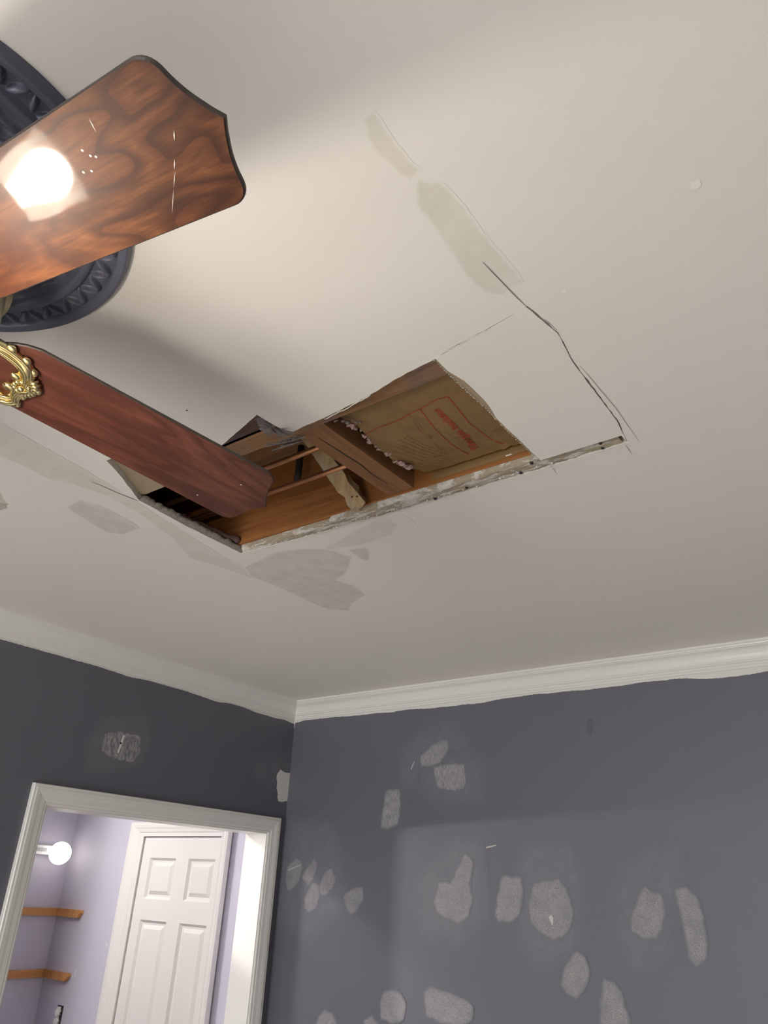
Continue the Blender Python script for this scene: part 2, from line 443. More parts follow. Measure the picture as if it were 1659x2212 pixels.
trim_l = crown('trim_left', lambda e, d, q: (d, -d if e == 0 else YE, ZC - q))
trim_r = crown('trim_right', lambda e, d, q: (d if e == 0 else XE, -d, ZC - q))
# uneven white paint carried down onto the walls below the moulding
def lap(parent, fn, length, seed, amp=.010, base=.0035):
    rnd = random.Random(seed); n = int(length / .006); v = []; f = []
    for i in range(n + 1):
        s = i / n * length
        h = base + amp * max(0, fractal(Vector((s * 3.1, seed * 5.1, 0)), 1.0, 2.0, 3) + .25) + .0016 * rnd.random()
        if s < .06: h += .006 * (1 - s / .06) * rnd.random()
        v += [fn(s, ZC - .070), fn(s, ZC - .0725 - h)]
    for i in range(n): f.append((2 * i, 2 * i + 1, 2 * i + 3, 2 * i + 2))
    mesh_obj('paint_lap', v, f, M['trimw'], parent)
lap(trim_l, lambda s, z: (.0008, -.0 - s, z), 3.0, 3, .014)
lap(trim_r, lambda s, z: (s, -.0008, z), 3.6, 8, .012)
mesh_obj('paint_lap', [(.001, -.004, ZC - .07), (.004, -.001, ZC - .07), (.001, -.002, ZC - .105), (.002, -.001, ZC - .105)], [(0, 1, 3, 2)], M['trimw'], trim_l)

# --- cased opening in the left wall: jambs and moulded casing
cas = tag(empty('trim_opening', (0, (OY0 + OY1) / 2, 0)), kind='structure')
box('jamb', (-TW - .004, OY0 - .02, 0), (.002, OY0, OZ), M['trim'], cas)
box('jamb', (-TW - .004, OY1, 0), (.002, OY1 + .02, OZ), M['trim'], cas)
box('head_jamb', (-TW - .004, OY0 - .02, OZ), (.002, OY1 + .02, OZ + .02), M['trim'], cas)
cprof = [(0, .0), (0, .009), (.004, .011), (.008, .0105), (.012, .013), (.026, .0145), (.034, .0165), (.046, .018), (.050, .0165), (.056, .0165), (.058, .014), (.058, 0)]
def casing(name, path, parent, normal, prof=cprof):
    """path: list of (point, outward direction) in the plane; the profile is swept along it"""
    v = []; n = len(prof); nr = Vector(normal)
    for p, o in path:
        for d, q in prof: v.append(Vector(p) + Vector(o) * d + nr * q)
    f = []
    for i in range(len(path) - 1):
        for k in range(n - 1): f.append((i * n + k, i * n + k + 1, (i + 1) * n + k + 1, (i + 1) * n + k))
    return mesh_obj(name, v, f, M['trim'], parent)
r_ = .004
for nm, a, b in (('casing', ((0, OY0 - r_, 0), (0, -1, 0)), ((0, OY0 - r_, OZ + r_), (0, -1, 1))),
                 ('casing', ((0, OY0 - r_, OZ + r_), (0, -1, 1)), ((0, OY1 + r_, OZ + r_), (0, 1, 1))),
                 ('casing', ((0, OY1 + r_, OZ + r_), (0, 1, 1)), ((0, OY1 + r_, 0), (0, 1, 0)))):
    casing(nm, [a, b], cas, (1, 0, 0))

# --- hall beyond the opening
HY, HX = .08, -1.60
tag(box('wall_hall_side', (HX - .1, HY, 0), (-TW, HY + .1, ZC), M['hall']), kind='structure')
tag(box('wall_hall_back', (HX - .1, -2.6, 0), (HX, HY, ZC), M['hall']), kind='structure')
tag(box('wall_hall_end', (HX, -2.6, 0), (-TW, -2.5, ZC), M['hall']), kind='structure')
tag(box('wall_hall_nook', (-1.290, -2.5, 0), (-1.190, -.48, ZC), M['hall']), kind='structure')
w = MB(); w.box((-TW - .006, -2.5, 0), (-TW, OY0 - .02, ZC)); w.box((-TW - .006, OY1 + .02, 0), (-TW, HY, ZC)); w.box((-TW - .006, OY0 - .02, OZ + .02), (-TW, OY1 + .02, ZC))
tag(w.build('wall_hall_front', M['hall']), kind='structure')
tag(box('ceiling_hall', (HX - .1, -2.6, ZC), (-TW, HY + .1, ZC + .02), M['ceiling']), kind='structure')

# --- six-panel door in the hall
dx0, dx1, dzt = -.965, -.428, 2.030
door = tag(empty('door_1', ((dx0 + dx1) / 2, HY, 0)), kind='structure')
yb, yf = HY - .004, HY - .018          # recess face and stile face of the slab (toward the room)
wd = dx1 - dx0
st = .058; mu = .088
px0, px1, px2, px3 = dx0 + st, dx0 + (wd - mu) / 2, dx0 + (wd + mu) / 2, dx1 - .030
px1, px2 = -.720, -.632; px3 = -.457
rows = [(1.942, 1.772), (1.687, .98), (.86, .20)]
w = MB(); w.box((dx0, yb, 0.01), (dx1, HY, dzt))
for a, b in ((dx0, px0), (px1, px2), (px3, dx1)): w.box((a, yf, .01), (b, yb, dzt))
zs = [dzt, rows[0][0], rows[0][1], rows[1][0], rows[1][1], rows[2][0], rows[2][1], .01]
for i in range(0, 8, 2):
    for a, b in ((px0, px1), (px2, px3)): w.box((a, yf, zs[i + 1]), (b, yb, zs[i]))
w.build('door_slab', M['trim'], door)
for (zt, zb) in rows:
    for a, b in ((px0, px1), (px2, px3)):
        # sloped sticking round the recess, then a raised field
        v = []; f = []
        for k, (ins, dep) in enumerate(((0, 0), (.010, .011), (.018, .012), (.034, .003), (.036, .003))):
            v += [(a + ins, yf + dep, zb + ins), (b - ins, yf + dep, zb + ins), (b - ins, yf + dep, zt - ins), (a + ins, yf + dep, zt - ins)]
        for k in range(4):
            for j in range(4): f.append((k * 4 + j, k * 4 + (j + 1) % 4, (k + 1) * 4 + (j + 1) % 4, (k + 1) * 4 + j))
        f.append((16, 17, 18, 19))
        mesh_obj('panel', v, f, M['trim'], door)
w = MB(); w.box((dx0 - .022, HY - .028, 0), (dx0 - .004, HY, dzt + .004)); w.box((dx1 + .004, HY - .028, 0), (dx1 + .012, HY, dzt + .004)); w.box((dx0 - .022, HY - .028, dzt + .004), (dx1 + .012, HY, dzt + .02))
w.build('door_jamb', M['trim'], door)
big = [(d * 1.5, q * 1.45 + .012) for d, q in cprof]
cx0, cx1, cz = dx0 - .022, dx1 + .010, dzt + .012
sm = [(d * .75, q * 1.3 + .012) for d, q in cprof]
casing('door_casing', [((cx0, HY, 0), (-1, 0, 0)), ((cx0, HY, cz), (-1, 0, .62))], door, (0, -1, 0), big)
casing('door_casing', [((cx0, HY, cz), (-1, 0, .62)), ((cx1, HY, cz), (.5, 0, .62))], door, (0, -1, 0), big)
casing('door_casing', [((cx1, HY, cz), (.5, 0, .62)), ((cx1, HY, 0), (.5, 0, 0))], door, (0, -1, 0), big)

# ================================================================== THINGS IN THE HALL
def cleat(name, a, b, label, grp, bev_end=None):
    o = MB(); o.box(a, b, 0, .0015); return tag(o.build(name, M['cleat']), label, 'shelf cleat', grp)
for z, wh in ((1.702, 'upper'), (1.437, 'lower')):
    cleat('shelf_cleat', (HX, -.445, z - .034), (HX + .019, HY - .019, z), 'orange-brown wooden shelf cleat on the hall back wall, %s of two' % wh, 'shelf cleats in the hall')
    m = MB(); x1 = -1.375; y0, y1 = HY - .019, HY
    v = [(HX, y0, z - .034), (x1 - .020, y0, z - .034), (x1, y0, z - .012), (x1, y0, z), (HX, y0, z)]
    v += [(x, y1, q) for x, _, q in v]
    m.add(v, [(0, 1, 2, 3, 4), (5, 6, 7, 8, 9)] + [(i, (i + 1) % 5, 5 + (i + 1) % 5, 5 + i) for i in range(5)])
    tag(m.build('shelf_cleat', M['cleat']), 'short orange-brown shelf cleat with clipped end on the hall side wall, %s of two' % wh, 'shelf cleat', 'shelf cleats in the hall')

lamp = tag(empty('wall_lamp', (HX, -.2, 1.97)), 'white vanity light bar with a glowing globe bulb, seen through the doorway', 'wall lamp')
g = on(130, 1843, 0, -1.50)
m = MB(); m.box((HX, -.44, g.z + .012 - .022), (HX + .035, -.005, g.z + .012 + .022), 0, .004); m.build('light_bar', M['white_plastic'], lamp)
m = MB(); m.box((HX + .035, -.16, g.z + .004), (HX + .038, -.075, g.z + .020)); m.build('slot', M['grey_plastic'], lamp)
m = MB(); m.lathe([(.0, 0), (.022, 0), (.022, .03), (.017, .05)], (HX + .035, g.y, g.z), 20, axis=(1, 0, 0)); m.build('lamp_holder', M['white_plastic'], lamp, True)
m = MB(); m.ball(g, .053, sub=4); m.build('globe_bulb', M['globe_lit'], lamp, True)
# reflector lamp on the same bar, hidden by the left casing: its beam leaves through the opening onto the right wall
sp = Vector((-1.47, -.355, g.z + .01)); tgt = Vector((1.25, -.27, 1.66)); ax = (tgt - sp).normalized()
m = MB(); m.lathe([(.015, -.10), (.02, -.06), (.045, -.005), (.048, .0), (.045, .0), (.02, -.055), (.0, -.055)], sp, 28, axis=ax); m.build('reflector_shade', M['white_plastic'], lamp, True)
m = MB(); m.tube([(HX + .03, -.355, g.z + .012), sp - ax * .09], .008); m.build('lamp_stem', M['white_plastic'], lamp, True)
sl = bpy.data.lights.new('reflector_beam', 'SPOT'); sl.energy = HALL_SPOT; sl.spot_size = math.radians(26); sl.spot_blend = .3; sl.shadow_soft_size = .02; sl.color = (1, .93, .86)
so = bpy.data.objects.new('reflector_beam', sl); COL.objects.link(so); so.parent = lamp; so.location = sp + ax * .01 - wloc(lamp); so.rotation_euler = ax.to_track_quat('-Z', 'Y').to_euler()

hl = tag(empty('hall_ceiling_light', (-1.05, -.9, ZC)), 'round flush ceiling light in the hall beyond the doorway', 'ceiling light')
m = MB(); m.lathe([(.0, 0), (.15, 0), (.15, -.03), (.135, -.035), (.135, -.02), (.0, -.02)], (-1.05, -.9, ZC), 40); m.build('lamp_base', M['white_plastic'], hl, True, angle=.6)
m = MB(); m.lathe([(.132, -.03), (.12, -.055), (.08, -.072), (.0, -.078)], (-1.05, -.9, ZC), 40); m.build('diffuser', M['flush_lit'], hl, True)

out = tag(empty('wall_outlet', (-1.405, HY, 1.26)), 'white duplex outlet without cover plate in its dark wall box', 'outlet')
box('outlet_box', (-1.428, HY - .003, 1.205), (-1.385, HY + .0, 1.305), M['black_box'], out)
m = MB()
for z in (1.278, 1.240): m.lathe([(.0, 0), (.013, 0), (.0165, -.003), (.0165, -.012)], (-1.407, HY - .014, z), 20, axis=(0, -1, 0)); m.lathe([(.0, .003), (.0165, .003), (.0165, -.01)], (-1.407, HY - .013, z), 20, axis=(0, -1, 0))
m.box((-1.415, HY - .012, 1.205), (-1.399, HY - .003, 1.300)); m.build('receptacle', M['white_plastic'], out, True, angle=.6)
# white nick and raw patch on the hall wall

# ================================================================== CEILING MEDALLION
FX, FY = 1.47496, -2.25053
MX, MY, MR = 1.47265, -2.26281, .2515
def leaf(u, v, cu, cv, ang, ln, wd):
    """ridge of one slanting leaf in the band (u around, v across)"""
    x, y = u - cu, v - cv; c, s = math.cos(ang), math.sin(ang)
    a, b = (x * c + y * s) / ln, (-x * s + y * c) / wd
    q = 1 - a * a - b * b / max(.08, 1 - .75 * a * a if abs(a) < 1 else .08)
    return math.sqrt(q) if q > 0 else 0
def med_height(r, th):
    """depth of relief below the ceiling"""
    def ss(a, b, x):
        t = max(0, min(1, (x - a) / (b - a))); return t * t * (3 - 2 * t)
    # rim: a broad rounded outer band
    if r > .2365:
        t = (r - .2365) / (MR - .2365)
        return .0125 + .003 * math.sin(min(1, t * 1.1) * PI * .55) - .0085 * ss(.70, 1.0, t)
    if r > .2120:                                  # leaf band
        NC = 38; u = ((th / (2 * PI) * NC) % 1.0) * .0370; v = r - .2242
        h = 0
        for k in (-1, 0, 1):
            h = max(h, leaf(u + k * .037, v, .0085, .0, .95, .0140, .0048), .9 * leaf(u + k * .037, v, .0265, .0, 2.05, .0130, .0042), .6 * leaf(u + k * .037, v, .0180, .0070, 1.4, .0050, .0016))
        return .0055 + .0095 * h
    if r > .1960:                                  # plain ring with a groove on each side
        t = (r - .1960) / .0160
        return .0085 + .0065 * math.sin(PI * t) ** .6
    # inner field: eight scrolled roses between acanthus leaves
    NR = 8; sec = 2 * PI / NR; a = (th + .25) % sec - sec / 2
    x, y = r * math.cos(a) - .146, r * math.sin(a)
    d = math.hypot(x, y); an = math.atan2(y, x)
    h = .0065
    RR = .040
    if d < RR:
        sp = math.sin(an * 1.0 - d * 300) * .5 + .5
        pet = .5 + .5 * math.cos(an * 5 + d * 140)
        h += .0125 * (1 - (d / RR) ** 2) ** .7 * (.25 + .75 * (sp * .6 + pet * .4)) + (.003 if d < .006 else 0)
    b = sec / 2 - abs(a); arc = b * r
    v = .5 + .5 * math.sin(r * 230 + abs(a) * 9)
    h += .0095 * math.exp(-(arc / .018) ** 2) * ss(.060, .085, r) * (1 - ss(.180, .195, r)) * (.35 + .65 * v)
    h += .0050 * max(0, math.sin(r * 380 + math.sin(th * 16) * 2.2)) * ss(.05, .07, r) * (1 - ss(.184, .195, r))
    h += .008 * (1 - ss(.055, .080, r))
    return h
nt_ = 1140
radii = [.03 + .166 * i / 74 for i in range(75)] + [.196 + .016 * i / 9 for i in range(1, 10)] + [.212 + .0245 * i / 36 for i in range(1, 37)] + [.2365 + (MR - .2365) * i / 12 for i in range(1, 13)]
nr = len(radii) - 1
v = []; f = []
for i in range(nr + 1):
    r = radii[i]
    for k in range(nt_):
        th = 2 * PI * k / nt_; v.append((MX + r * math.cos(th), MY + r * math.sin(th), ZC - med_height(r, th)))
for i in range(nr):
    for k in range(nt_):
        k2 = (k + 1) % nt_; f.append((i * nt_ + k, i * nt_ + k2, (i + 1) * nt_ + k2, (i + 1) * nt_ + k))
n0 = len(v)
for r, z in ((MR + .0005, ZC - .004), (MR, ZC)):
    for k in range(nt_): v.append((MX + r * math.cos(2 * PI * k / nt_), MY + r * math.sin(2 * PI * k / nt_), z))
for i, base in ((0, nr * nt_), (1, n0)):
    nb = n0 + i * nt_
    for k in range(nt_):
        k2 = (k + 1) % nt_; f.append((base + k, base + k2, nb + k2, nb + k))
f.append(tuple(range(nt_)))
med = mesh_obj('ceiling_medallion', v, f, M['slate_plaster'], smooth=True)
tag(med, 'dark slate-blue ornate round ceiling medallion above the fan', 'medallion')

# ================================================================== CEILING FAN
fan = tag(empty('ceiling_fan', (FX, FY, ZC - .018)), 'walnut-bladed ceiling fan with brass fittings and light kit at left', 'ceiling fan')
FC = Vector((FX, FY, 0))
m = MB(); m.lathe([(.0, -.012), (.062, -.012), (.070, -.020), (.068, -.045), (.055, -.062), (.030, -.070), (.0, -.070)], (FX, FY, ZC), 48); m.build('canopy', M['brass_old'], fan, True, angle=.7)
m = MB(); m.lathe([(.0, -.066), (.085, -.070), (.112, -.080), (.1235, -.095), (.1255, -.100), (.1255, -.108), (.121, -.111), (.1165, -.114), (.1165, -.118), (.1205, -.121), (.1215, -.150),
                  (.1205, -.165), (.118, -.172), (.112, -.178), (.098, -.186), (.075, -.195), (.062, -.205), (.058, -.235), (.0, -.235)], (FX, FY, ZC), 72)
m.build('motor_housing', M['brass_old'], fan, True, angle=.5)

# blade outline in (distance from hub, across)
half = lambda r: (.101685 + .0413055 * r) / 2
edge = [(.115, 0), (.1165, .014), (.120, .025), (.127, .034), (.138, .043), (.150, .0495), (.165, half(.165))]
for k in range(1, 13): r = .165 + (.474 - .165) * k / 12; edge.append((r, half(r)))
edge += [(.4785, .0606), (.4825, .0598), (.4862, .0583), (.4893, .0563), (.4918, .0537), (.4937, .0507), (.4950, .0475), (.4958, .0440), (.4966, .0400), (.4978, .0355), (.4995, .0305), (.5017, .0250), (.5045, .0195), (.5076, .0140), (.5108, .0085), (.5140, .0040), (.5167, .0)]
outline = edge + [(r, -s) for r, s in reversed(edge[1:-1])]
def bframe(th, ph, dr):
    er = Vector((math.cos(th), math.sin(th), dr)); et = Vector((-math.sin(th), math.cos(th), 0))
    ec = et * math.cos(ph) + Vector((0, 0, math.sin(ph))); nn = er.cross(ec).normalized()
    o = Vector((FX, FY, 2.389895))
    return (lambda r, s, z=0.0: o + er * r + ec * s + nn * z), er.normalized(), ec, nn
TH = .0052
def blade(th, ph, dr, mat):
    P, er, ec, nn = bframe(th, ph, dr)
    inner = []
    n = len(outline); v = []; uv = []; f = []; fm = []
    # rounded arris: underside inset, side, top
    rings = []
    for ins, z in ((.0012, 0.0), (0.0, .0012), (0.0, TH - .0012), (.0012, TH)):
        ids = []
        for i, (r, s) in enumerate(outline):
            a = Vector(outline[i - 1]); b = Vector(outline[(i + 1) % n]); t = (b - a).normalized(); nx = Vector((t.y, -t.x))
            q = Vector((r, s)) + nx * ins * (-1 if True else 1) * -1
            ids.append(len(v)); v.append(P(q.x, q.y, z)); uv.append((q.x, q.y))
        rings.append(ids)
    for k in range(3):
        for i in range(n):
            j = (i + 1) % n; f.append((rings[k][i], rings[k][j], rings[k + 1][j], rings[k + 1][i])); fm.append(1)
    f.append(tuple(rings[0])); fm.append(0); f.append(tuple(rings[3])); fm.append(0)
    return mesh_obj('blade', v, f, None, fan, mats=[mat, M['blade_edge']], fmat=fm, uv=uv), P, er, ec, nn

def bracket(P, er, ec, nn):
    """cast brass blade iron: arm from the motor, open shield scroll under the blade, rosette at its tip"""
    m = MB()
    B = (er, ec, nn)
    z = -.004
    # closed scroll outline (r, s): heart/shield with the point outward
    pts = [(.176, .003), (.168, .012), (.166, .022), (.168, .030), (.163, .037), (.153, .0405), (.142, .038), (.131, .039), (.120, .035), (.112, .027), (.105, .018), (.098, .010),
           (.095, .0), (.098, -.010), (.105, -.018), (.112, -.026), (.120, -.031), (.131, -.032), (.142, -.030), (.151, -.027), (.158, -.023), (.163, -.017), (.166, -.008), (.170, -.002)]
    # smooth closed curve
    cv = []
    L = len(pts)
    for i in range(L):
        p0, p1, p2, p3 = [Vector(pts[(i + k - 1) % L]) for k in range(4)]
        for k in range(4):
            t = k / 4; cv.append(.5 * ((2 * p1) + (p2 - p0) * t + (2 * p0 - 5 * p1 + 4 * p2 - p3) * t * t + (3 * p1 - p0 - 3 * p2 + p3) * t ** 3))
    NN = len(cv)
    m.tube([P(c.x, c.y, z) for c in cv], [.0078 + .0014 * math.sin(i * 2 * PI * 5 / NN) for i in range(NN)], 14, closed=True, up=nn)
    # raised ridges inside and outside the scroll
    cen = Vector((.134, .003))
    for off, rad, zz in ((.0056, .0022, -.0085), (-.0054, .0020, -.0085), (.0, .0022, -.0118)):
        m.tube([P(*(c + (c - cen).normalized() * off), zz) for c in cv], rad, 8, closed=True, up=nn)
    # lobes and curls along the rim
    for i in range(0, NN, 7):
        c = cv[i]; o = c + (c - cen).normalized() * .0070
        m.ball(P(o.x, o.y, -.005), .0050, sub=2, scale=(1.3, 1.3, .8), basis=B)
        o = c - (c - cen).normalized() * .0072
        if i % 14 == 0: m.ball(P(o.x, o.y, -.006), .0030, sub=2, basis=B)
    # rosette and shell at the tip
    rc = Vector((.1665, .004))
    m.ball(P(rc.x, rc.y, -.0125), .0046, sub=3, basis=B)
    for k in range(10):
        a = 2 * PI * k / 10; o = rc + Vector((math.cos(a), math.sin(a))) * .0082
        m.ball(P(o.x, o.y, -.0105), .0036, sub=2, scale=(1, 1, .9), basis=B)
    for k in range(9):
        a = -1.25 + 2.5 * k / 8
        d = Vector((math.cos(a), math.sin(a)))
        m.tube([P(*(rc + d * .010), -.0085), P(*(rc + d * .0155), -.0080), P(*(rc + d * .0205), -.0040)], [.0024, .0029, .0022], 8)
    m.ball(P(.155, .012, -.010), .0064, sub=2, scale=(1.3, .9, .8), basis=B); m.ball(P(.155, -.008, -.010), .0058, sub=2, scale=(1.2, .9, .8), basis=B)
    # arm up to the motor
    m.tube([P(.100, 0, -.002), P(.085, 0, .002), P(.070, 0, .012), P(.055, 0, .016)], [.010, .009, .009, .011], 10, up=ec)
    m.tube([P(.100, .010, -.003), P(.088, .014, .004), P(.070, .008, .012)], .004, 8, up=ec); m.tube([P(.100, -.010, -.003), P(.088, -.014, .004), P(.070, -.008, .012)], .004, 8, up=ec)
    return m.build('blade_bracket', M['brass'], fan, True)
T1, T2 = .0953295, 1.3645751
D72 = 2 * PI / 5
specs = [(T1, -.2098566, -.1044938, M['blade_a']), (T2, -.2159249, -.1184282, M['blade_b'])]
for k in (1, 2, 3): specs.append((T2 + D72 * k, -.213, -.111, M['blade_b'] if k != 2 else M['blade_a']))
for i, (th, ph, dr, mt) in enumerate(specs):
    bo, P, er, ec, nn = blade(th, ph, dr, mt)
    bracket(P, er, ec, nn)
    if i == 0:    # pale scratches on the near blade
        def scr(a, b, wdt):
            a, b = Vector(a), Vector(b); t = (b - a).normalized(); q = Vector((-t.y, t.x)) * wdt / 2
            mid = (a + b) / 2
            vv = [P(*a, -.0003), P(*(mid + q), -.0003), P(*b, -.0003), P(*(mid - q), -.0003)]
            mesh_obj('scratch', vv, [(0, 1, 2, 3)], M['scratch'], bo)
        scr((.4725, -.0085), (.4665, -.0015), .0012); scr((.4560, .0095), (.4490, .0165), .0010); scr((.4490, .0175), (.4365, .0285), .0007); scr((.436, .029), (.4180, .0460), .0006)
        scr((.4135, -.043), (.4100, -.032), .0009)
        for r_, s_ in ((.389, -.020), (.393, -.0175), (.386, -.026), (.371, -.012), (.379, -.010)):
            mesh_obj('scratch', [P(r_ + .0012 * math.cos(k), s_ + .0012 * math.sin(k), -.0003) for k in range(6)], [tuple(range(6))], M['scratch'], bo)
        so_ = bo
    if i == 1:
        for r_, s_ in ((.463, -.016), (.428, .0425)):
            mesh_obj('scratch', [P(r_ + .0012 * math.cos(k), s_ + .0012 * math.sin(k), -.0003) for k in range(6)], [tuple(range(6))], M['scratch'], bo)

# light kit: four arms with fluted glass shades, one bulb lit
kit = MB(); kit.lathe([(.058, -.235), (.066, -.240), (.066, -.262), (.055, -.275), (.040, -.292), (.034, -.312), (.020, -.330), (.008, -.338), (.012, -.348), (.0, -.356)], (FX, FY, ZC), 48)
kit_o = kit.build('light_kit', M['brass_old'], fan, True, angle=.6)
for k in range(4):
    a = k * PI / 2 - .04
    d = Vector((math.cos(a), math.sin(a), 0))
    root = FC + Vector((0, 0, ZC - .262)) + d * .055
    sock = FC + Vector((0, 0, 2.268)) + d * .118
    arm = MB(); arm.tube([root, root + d * .025 + Vector((0, 0, -.012)), root + d * .048 + Vector((0, 0, -.004)), sock], [.007, .006, .006, .009], 10)
    axs = (d * .55 + Vector((0, 0, -1))).normalized()
    arm.lathe([(.0, -.006), (.020, -.004), (.026, .004), (.026, .016), (.022, .018), (.0, .016)], sock, 24, axis=axs)
    arm.build('lamp_arm', M['brass'], kit_o, True, angle=.7)
    sh = MB()
    prof_s = [(.024, .012), (.029, .020), (.034, .034), (.037, .050), (.037, .064), (.039, .075), (.042, .082)]
    sh.lathe(prof_s, sock, 96, axis=axs, flute=lambda an, r, z: 1 + .05 * max(0, (z - .02) / .09) * math.cos(an * 12))
    sh.build('glass_shade', M['shade'], kit_o, True)
    bl = MB(); bc = sock + axs * .062
    bl.ball(bc, .026, sub=3); bl.lathe([(.012, -.058), (.013, -.040), (.017, -.026), (.0235, -.011)], bc, 24, axis=axs)
    bl.build('light_bulb', M['bulb_lit'] if k == 0 else M['bulb_off'], kit_o, True)
ch = MB()
for i in range(26): ch.ball((FX - .03, FY - .03, ZC - .30 - i * .006), .0022, sub=1)
ch.build('pull_chain', M['brass'], fan, True)

# ================================================================== INSIDE THE HOLE
ZJ = ZC + .0127
def beam(name, x0, x1, y0, y1, z0, z1, mat, label, cat, grp=None, bev=.002):
    m = MB(); m.box((x0, y0, z0), (x1, y1, z1), 0, bev); return tag(m.build(name, mat), label, cat, grp)
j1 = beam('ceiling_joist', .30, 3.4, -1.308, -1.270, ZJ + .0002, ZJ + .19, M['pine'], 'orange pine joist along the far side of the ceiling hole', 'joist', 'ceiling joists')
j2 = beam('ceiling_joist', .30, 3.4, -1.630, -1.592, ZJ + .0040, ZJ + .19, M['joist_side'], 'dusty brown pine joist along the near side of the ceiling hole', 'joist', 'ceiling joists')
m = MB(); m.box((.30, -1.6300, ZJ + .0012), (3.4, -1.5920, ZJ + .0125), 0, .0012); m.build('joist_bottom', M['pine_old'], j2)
tag(box('ceiling_upper', (-.1, -3.2, ZJ + .19), (XE, .1, ZJ + .21), M['subfloor']), kind='structure')
bk = beam('blocking', 1.463, 1.527, -1.592, -1.308, 2.5775, 2.616, M['pine_y'], 'brown wood block spanning between the two joists beside the insulation', 'wood block')
m = MB(); m.tube([(1.489, -1.56, 2.5771), (1.492, -1.50, 2.5771), (1.4945, -1.44, 2.5771), (1.490, -1.40, 2.5771), (1.493, -1.35, 2.5771)], [.0004, .0011, .0012, .0010, .0003], 6)
m.build('crack', M['screw'], bk)
# leaning strut with a torn lower end
P0, P1 = Vector((1.398, -1.3215, 2.5665)), Vector((1.300, -1.435, ZJ + .188))
t = (P1 - P0).normalized(); sx = Vector((1, 0, 0)); sx = (sx - t * sx.dot(t)).normalized(); sy = t.cross(sx)
v = []; f = []; rnd = random.Random(5); nseg = 14
for i in range(nseg + 1):
    c = P0.lerp(P1, i / nseg); rag = .0045 if i < 4 else .0012
    for a, b in ((-.019, -.008), (-.006, -.0085), (.007, -.0082), (.019, -.008), (.019, .008), (-.019, .008)):
        v.append(c + sx * (a + rnd.uniform(-rag, rag)) + sy * (b + rnd.uniform(-rag, rag) * .5) + t * (rnd.uniform(-.008, .006) if i == 0 else 0))
for i in range(nseg):
    for k in range(6): f.append((i * 6 + k, i * 6 + (k + 1) % 6, (i + 1) * 6 + (k + 1) % 6, (i + 1) * 6 + k))
f += [tuple(range(6)), tuple(nseg * 6 + k for k in range(6))]
st_o = tag(mesh_obj('bridging_strut', v, f, M['strut']), 'pale weathered wooden strut with ragged end leaning on the joist', 'wood strut')
for q in ((1.392, -1.3335, 2.585), (1.404, -1.332, 2.583)):
    m = MB(); m.tube([q, (q[0] + .001, q[1] - .010, q[2] - .006)], .0016, 8); m.build('nail', M['screw'], st_o)
# copper pipes
for (yy, zz, lab) in ((-1.457, 2.640, 'aged copper pipe in the ceiling hole, the one nearer the dusty joist'), (-1.370, 2.640, 'aged copper pipe in the ceiling hole, the one nearer the orange joist')):
    m = MB(); m.tube([(.4, yy, zz + .004), (.9, yy - .001, zz), (1.30, yy, zz), (1.53, yy - .003, zz)], .0062, 16); tag(m.build('copper_pipe', M['copper'], None, True), lab, 'pipe', 'copper pipes in the hole')
dp = on(648, 990, 1, -1.338); m = MB(); m.tube([(dp.x, -1.338, ZJ + .19), (dp.x, -1.338, 2.70), (dp.x, -1.338, on(640, 1043, 1, -1.338).z)], .008, 14); tag(m.build('drain_pipe', M['black_pipe'], None, True), 'dark vertical pipe behind the copper pipes in the ceiling hole', 'pipe')
# boards deeper in the bay
beam('blocking', 1.345, 1.440, -1.592, -1.50, 2.665, 2.70, M['pine_y'], 'shadowed brown board above the copper pipes next to the near joist', 'wood block')
beam('blocking', .62, .66, -1.592, -1.308, ZJ + .002, ZJ + .188, M['subfloor'], 'dark board closing the joist bay at the left of the hole', 'wood block')
# grey dust and fluff on the near joist's face
def rag(name, pts, n, mat, seed, size, parent, thick=.003):
    rnd = random.Random(seed); m = MB()
    for i in range(n):
        u = rnd.random(); k = u * (len(pts) - 1); a = int(k); c = Vector(pts[a]).lerp(Vector(pts[min(a + 1, len(pts) - 1)]), k - a)
        c += Vector([rnd.uniform(-1, 1) * size * .7 for _ in range(3)]) * Vector((1, .6, .5)).length * .5
        bm = bmesh.new(); bmesh.ops.create_icosphere(bm, subdivisions=2, radius=1)
        s = Vector([size * rnd.uniform(.4, 1.2) for _ in range(3)])
        for q in bm.verts:
            d = .65 + .7 * pnoise(q.co * 2.3 + Vector((i * 3.1, seed, 0)))
            q.co = c + Vector((q.co.x * s.x, q.co.y * s.y * .7, q.co.z * s.z * .6)) * d
        m.bm(bm)
    return m.build(name, mat, parent, True)
v = []; f = []; rnd = random.Random(4); dpx = [(551, 903), (566, 903), (596, 918), (624, 934), (640, 934), (612, 944), (596, 939), (588, 932), (580, 942), (570, 936), (560, 928), (556, 916)]
dq = refine([(p.x, p.z) for p in [on(*q, 1, -1.633) for q in dpx]], .004, .0016, 5)
cx_, cz_ = sum(p[0] for p in dq) / len(dq), sum(p[1] for p in dq) / len(dq)
for x, z in dq: v.append((x, -1.6304 - .003 * rnd.random(), z))
for x, z in dq: v.append(((x + cx_) / 2, -1.6335 - .005 * rnd.random(), (z + cz_) / 2))
v.append((cx_, -1.637, cz_)); n_ = len(dq)
for k in range(n_): k2 = (k + 1) % n_; f += [(k, k2, n_ + k2, n_ + k), (n_ + k, n_ + k2, 2 * n_)]
mesh_obj('torn_dusty_paper', v, f, M['dust'], j2)
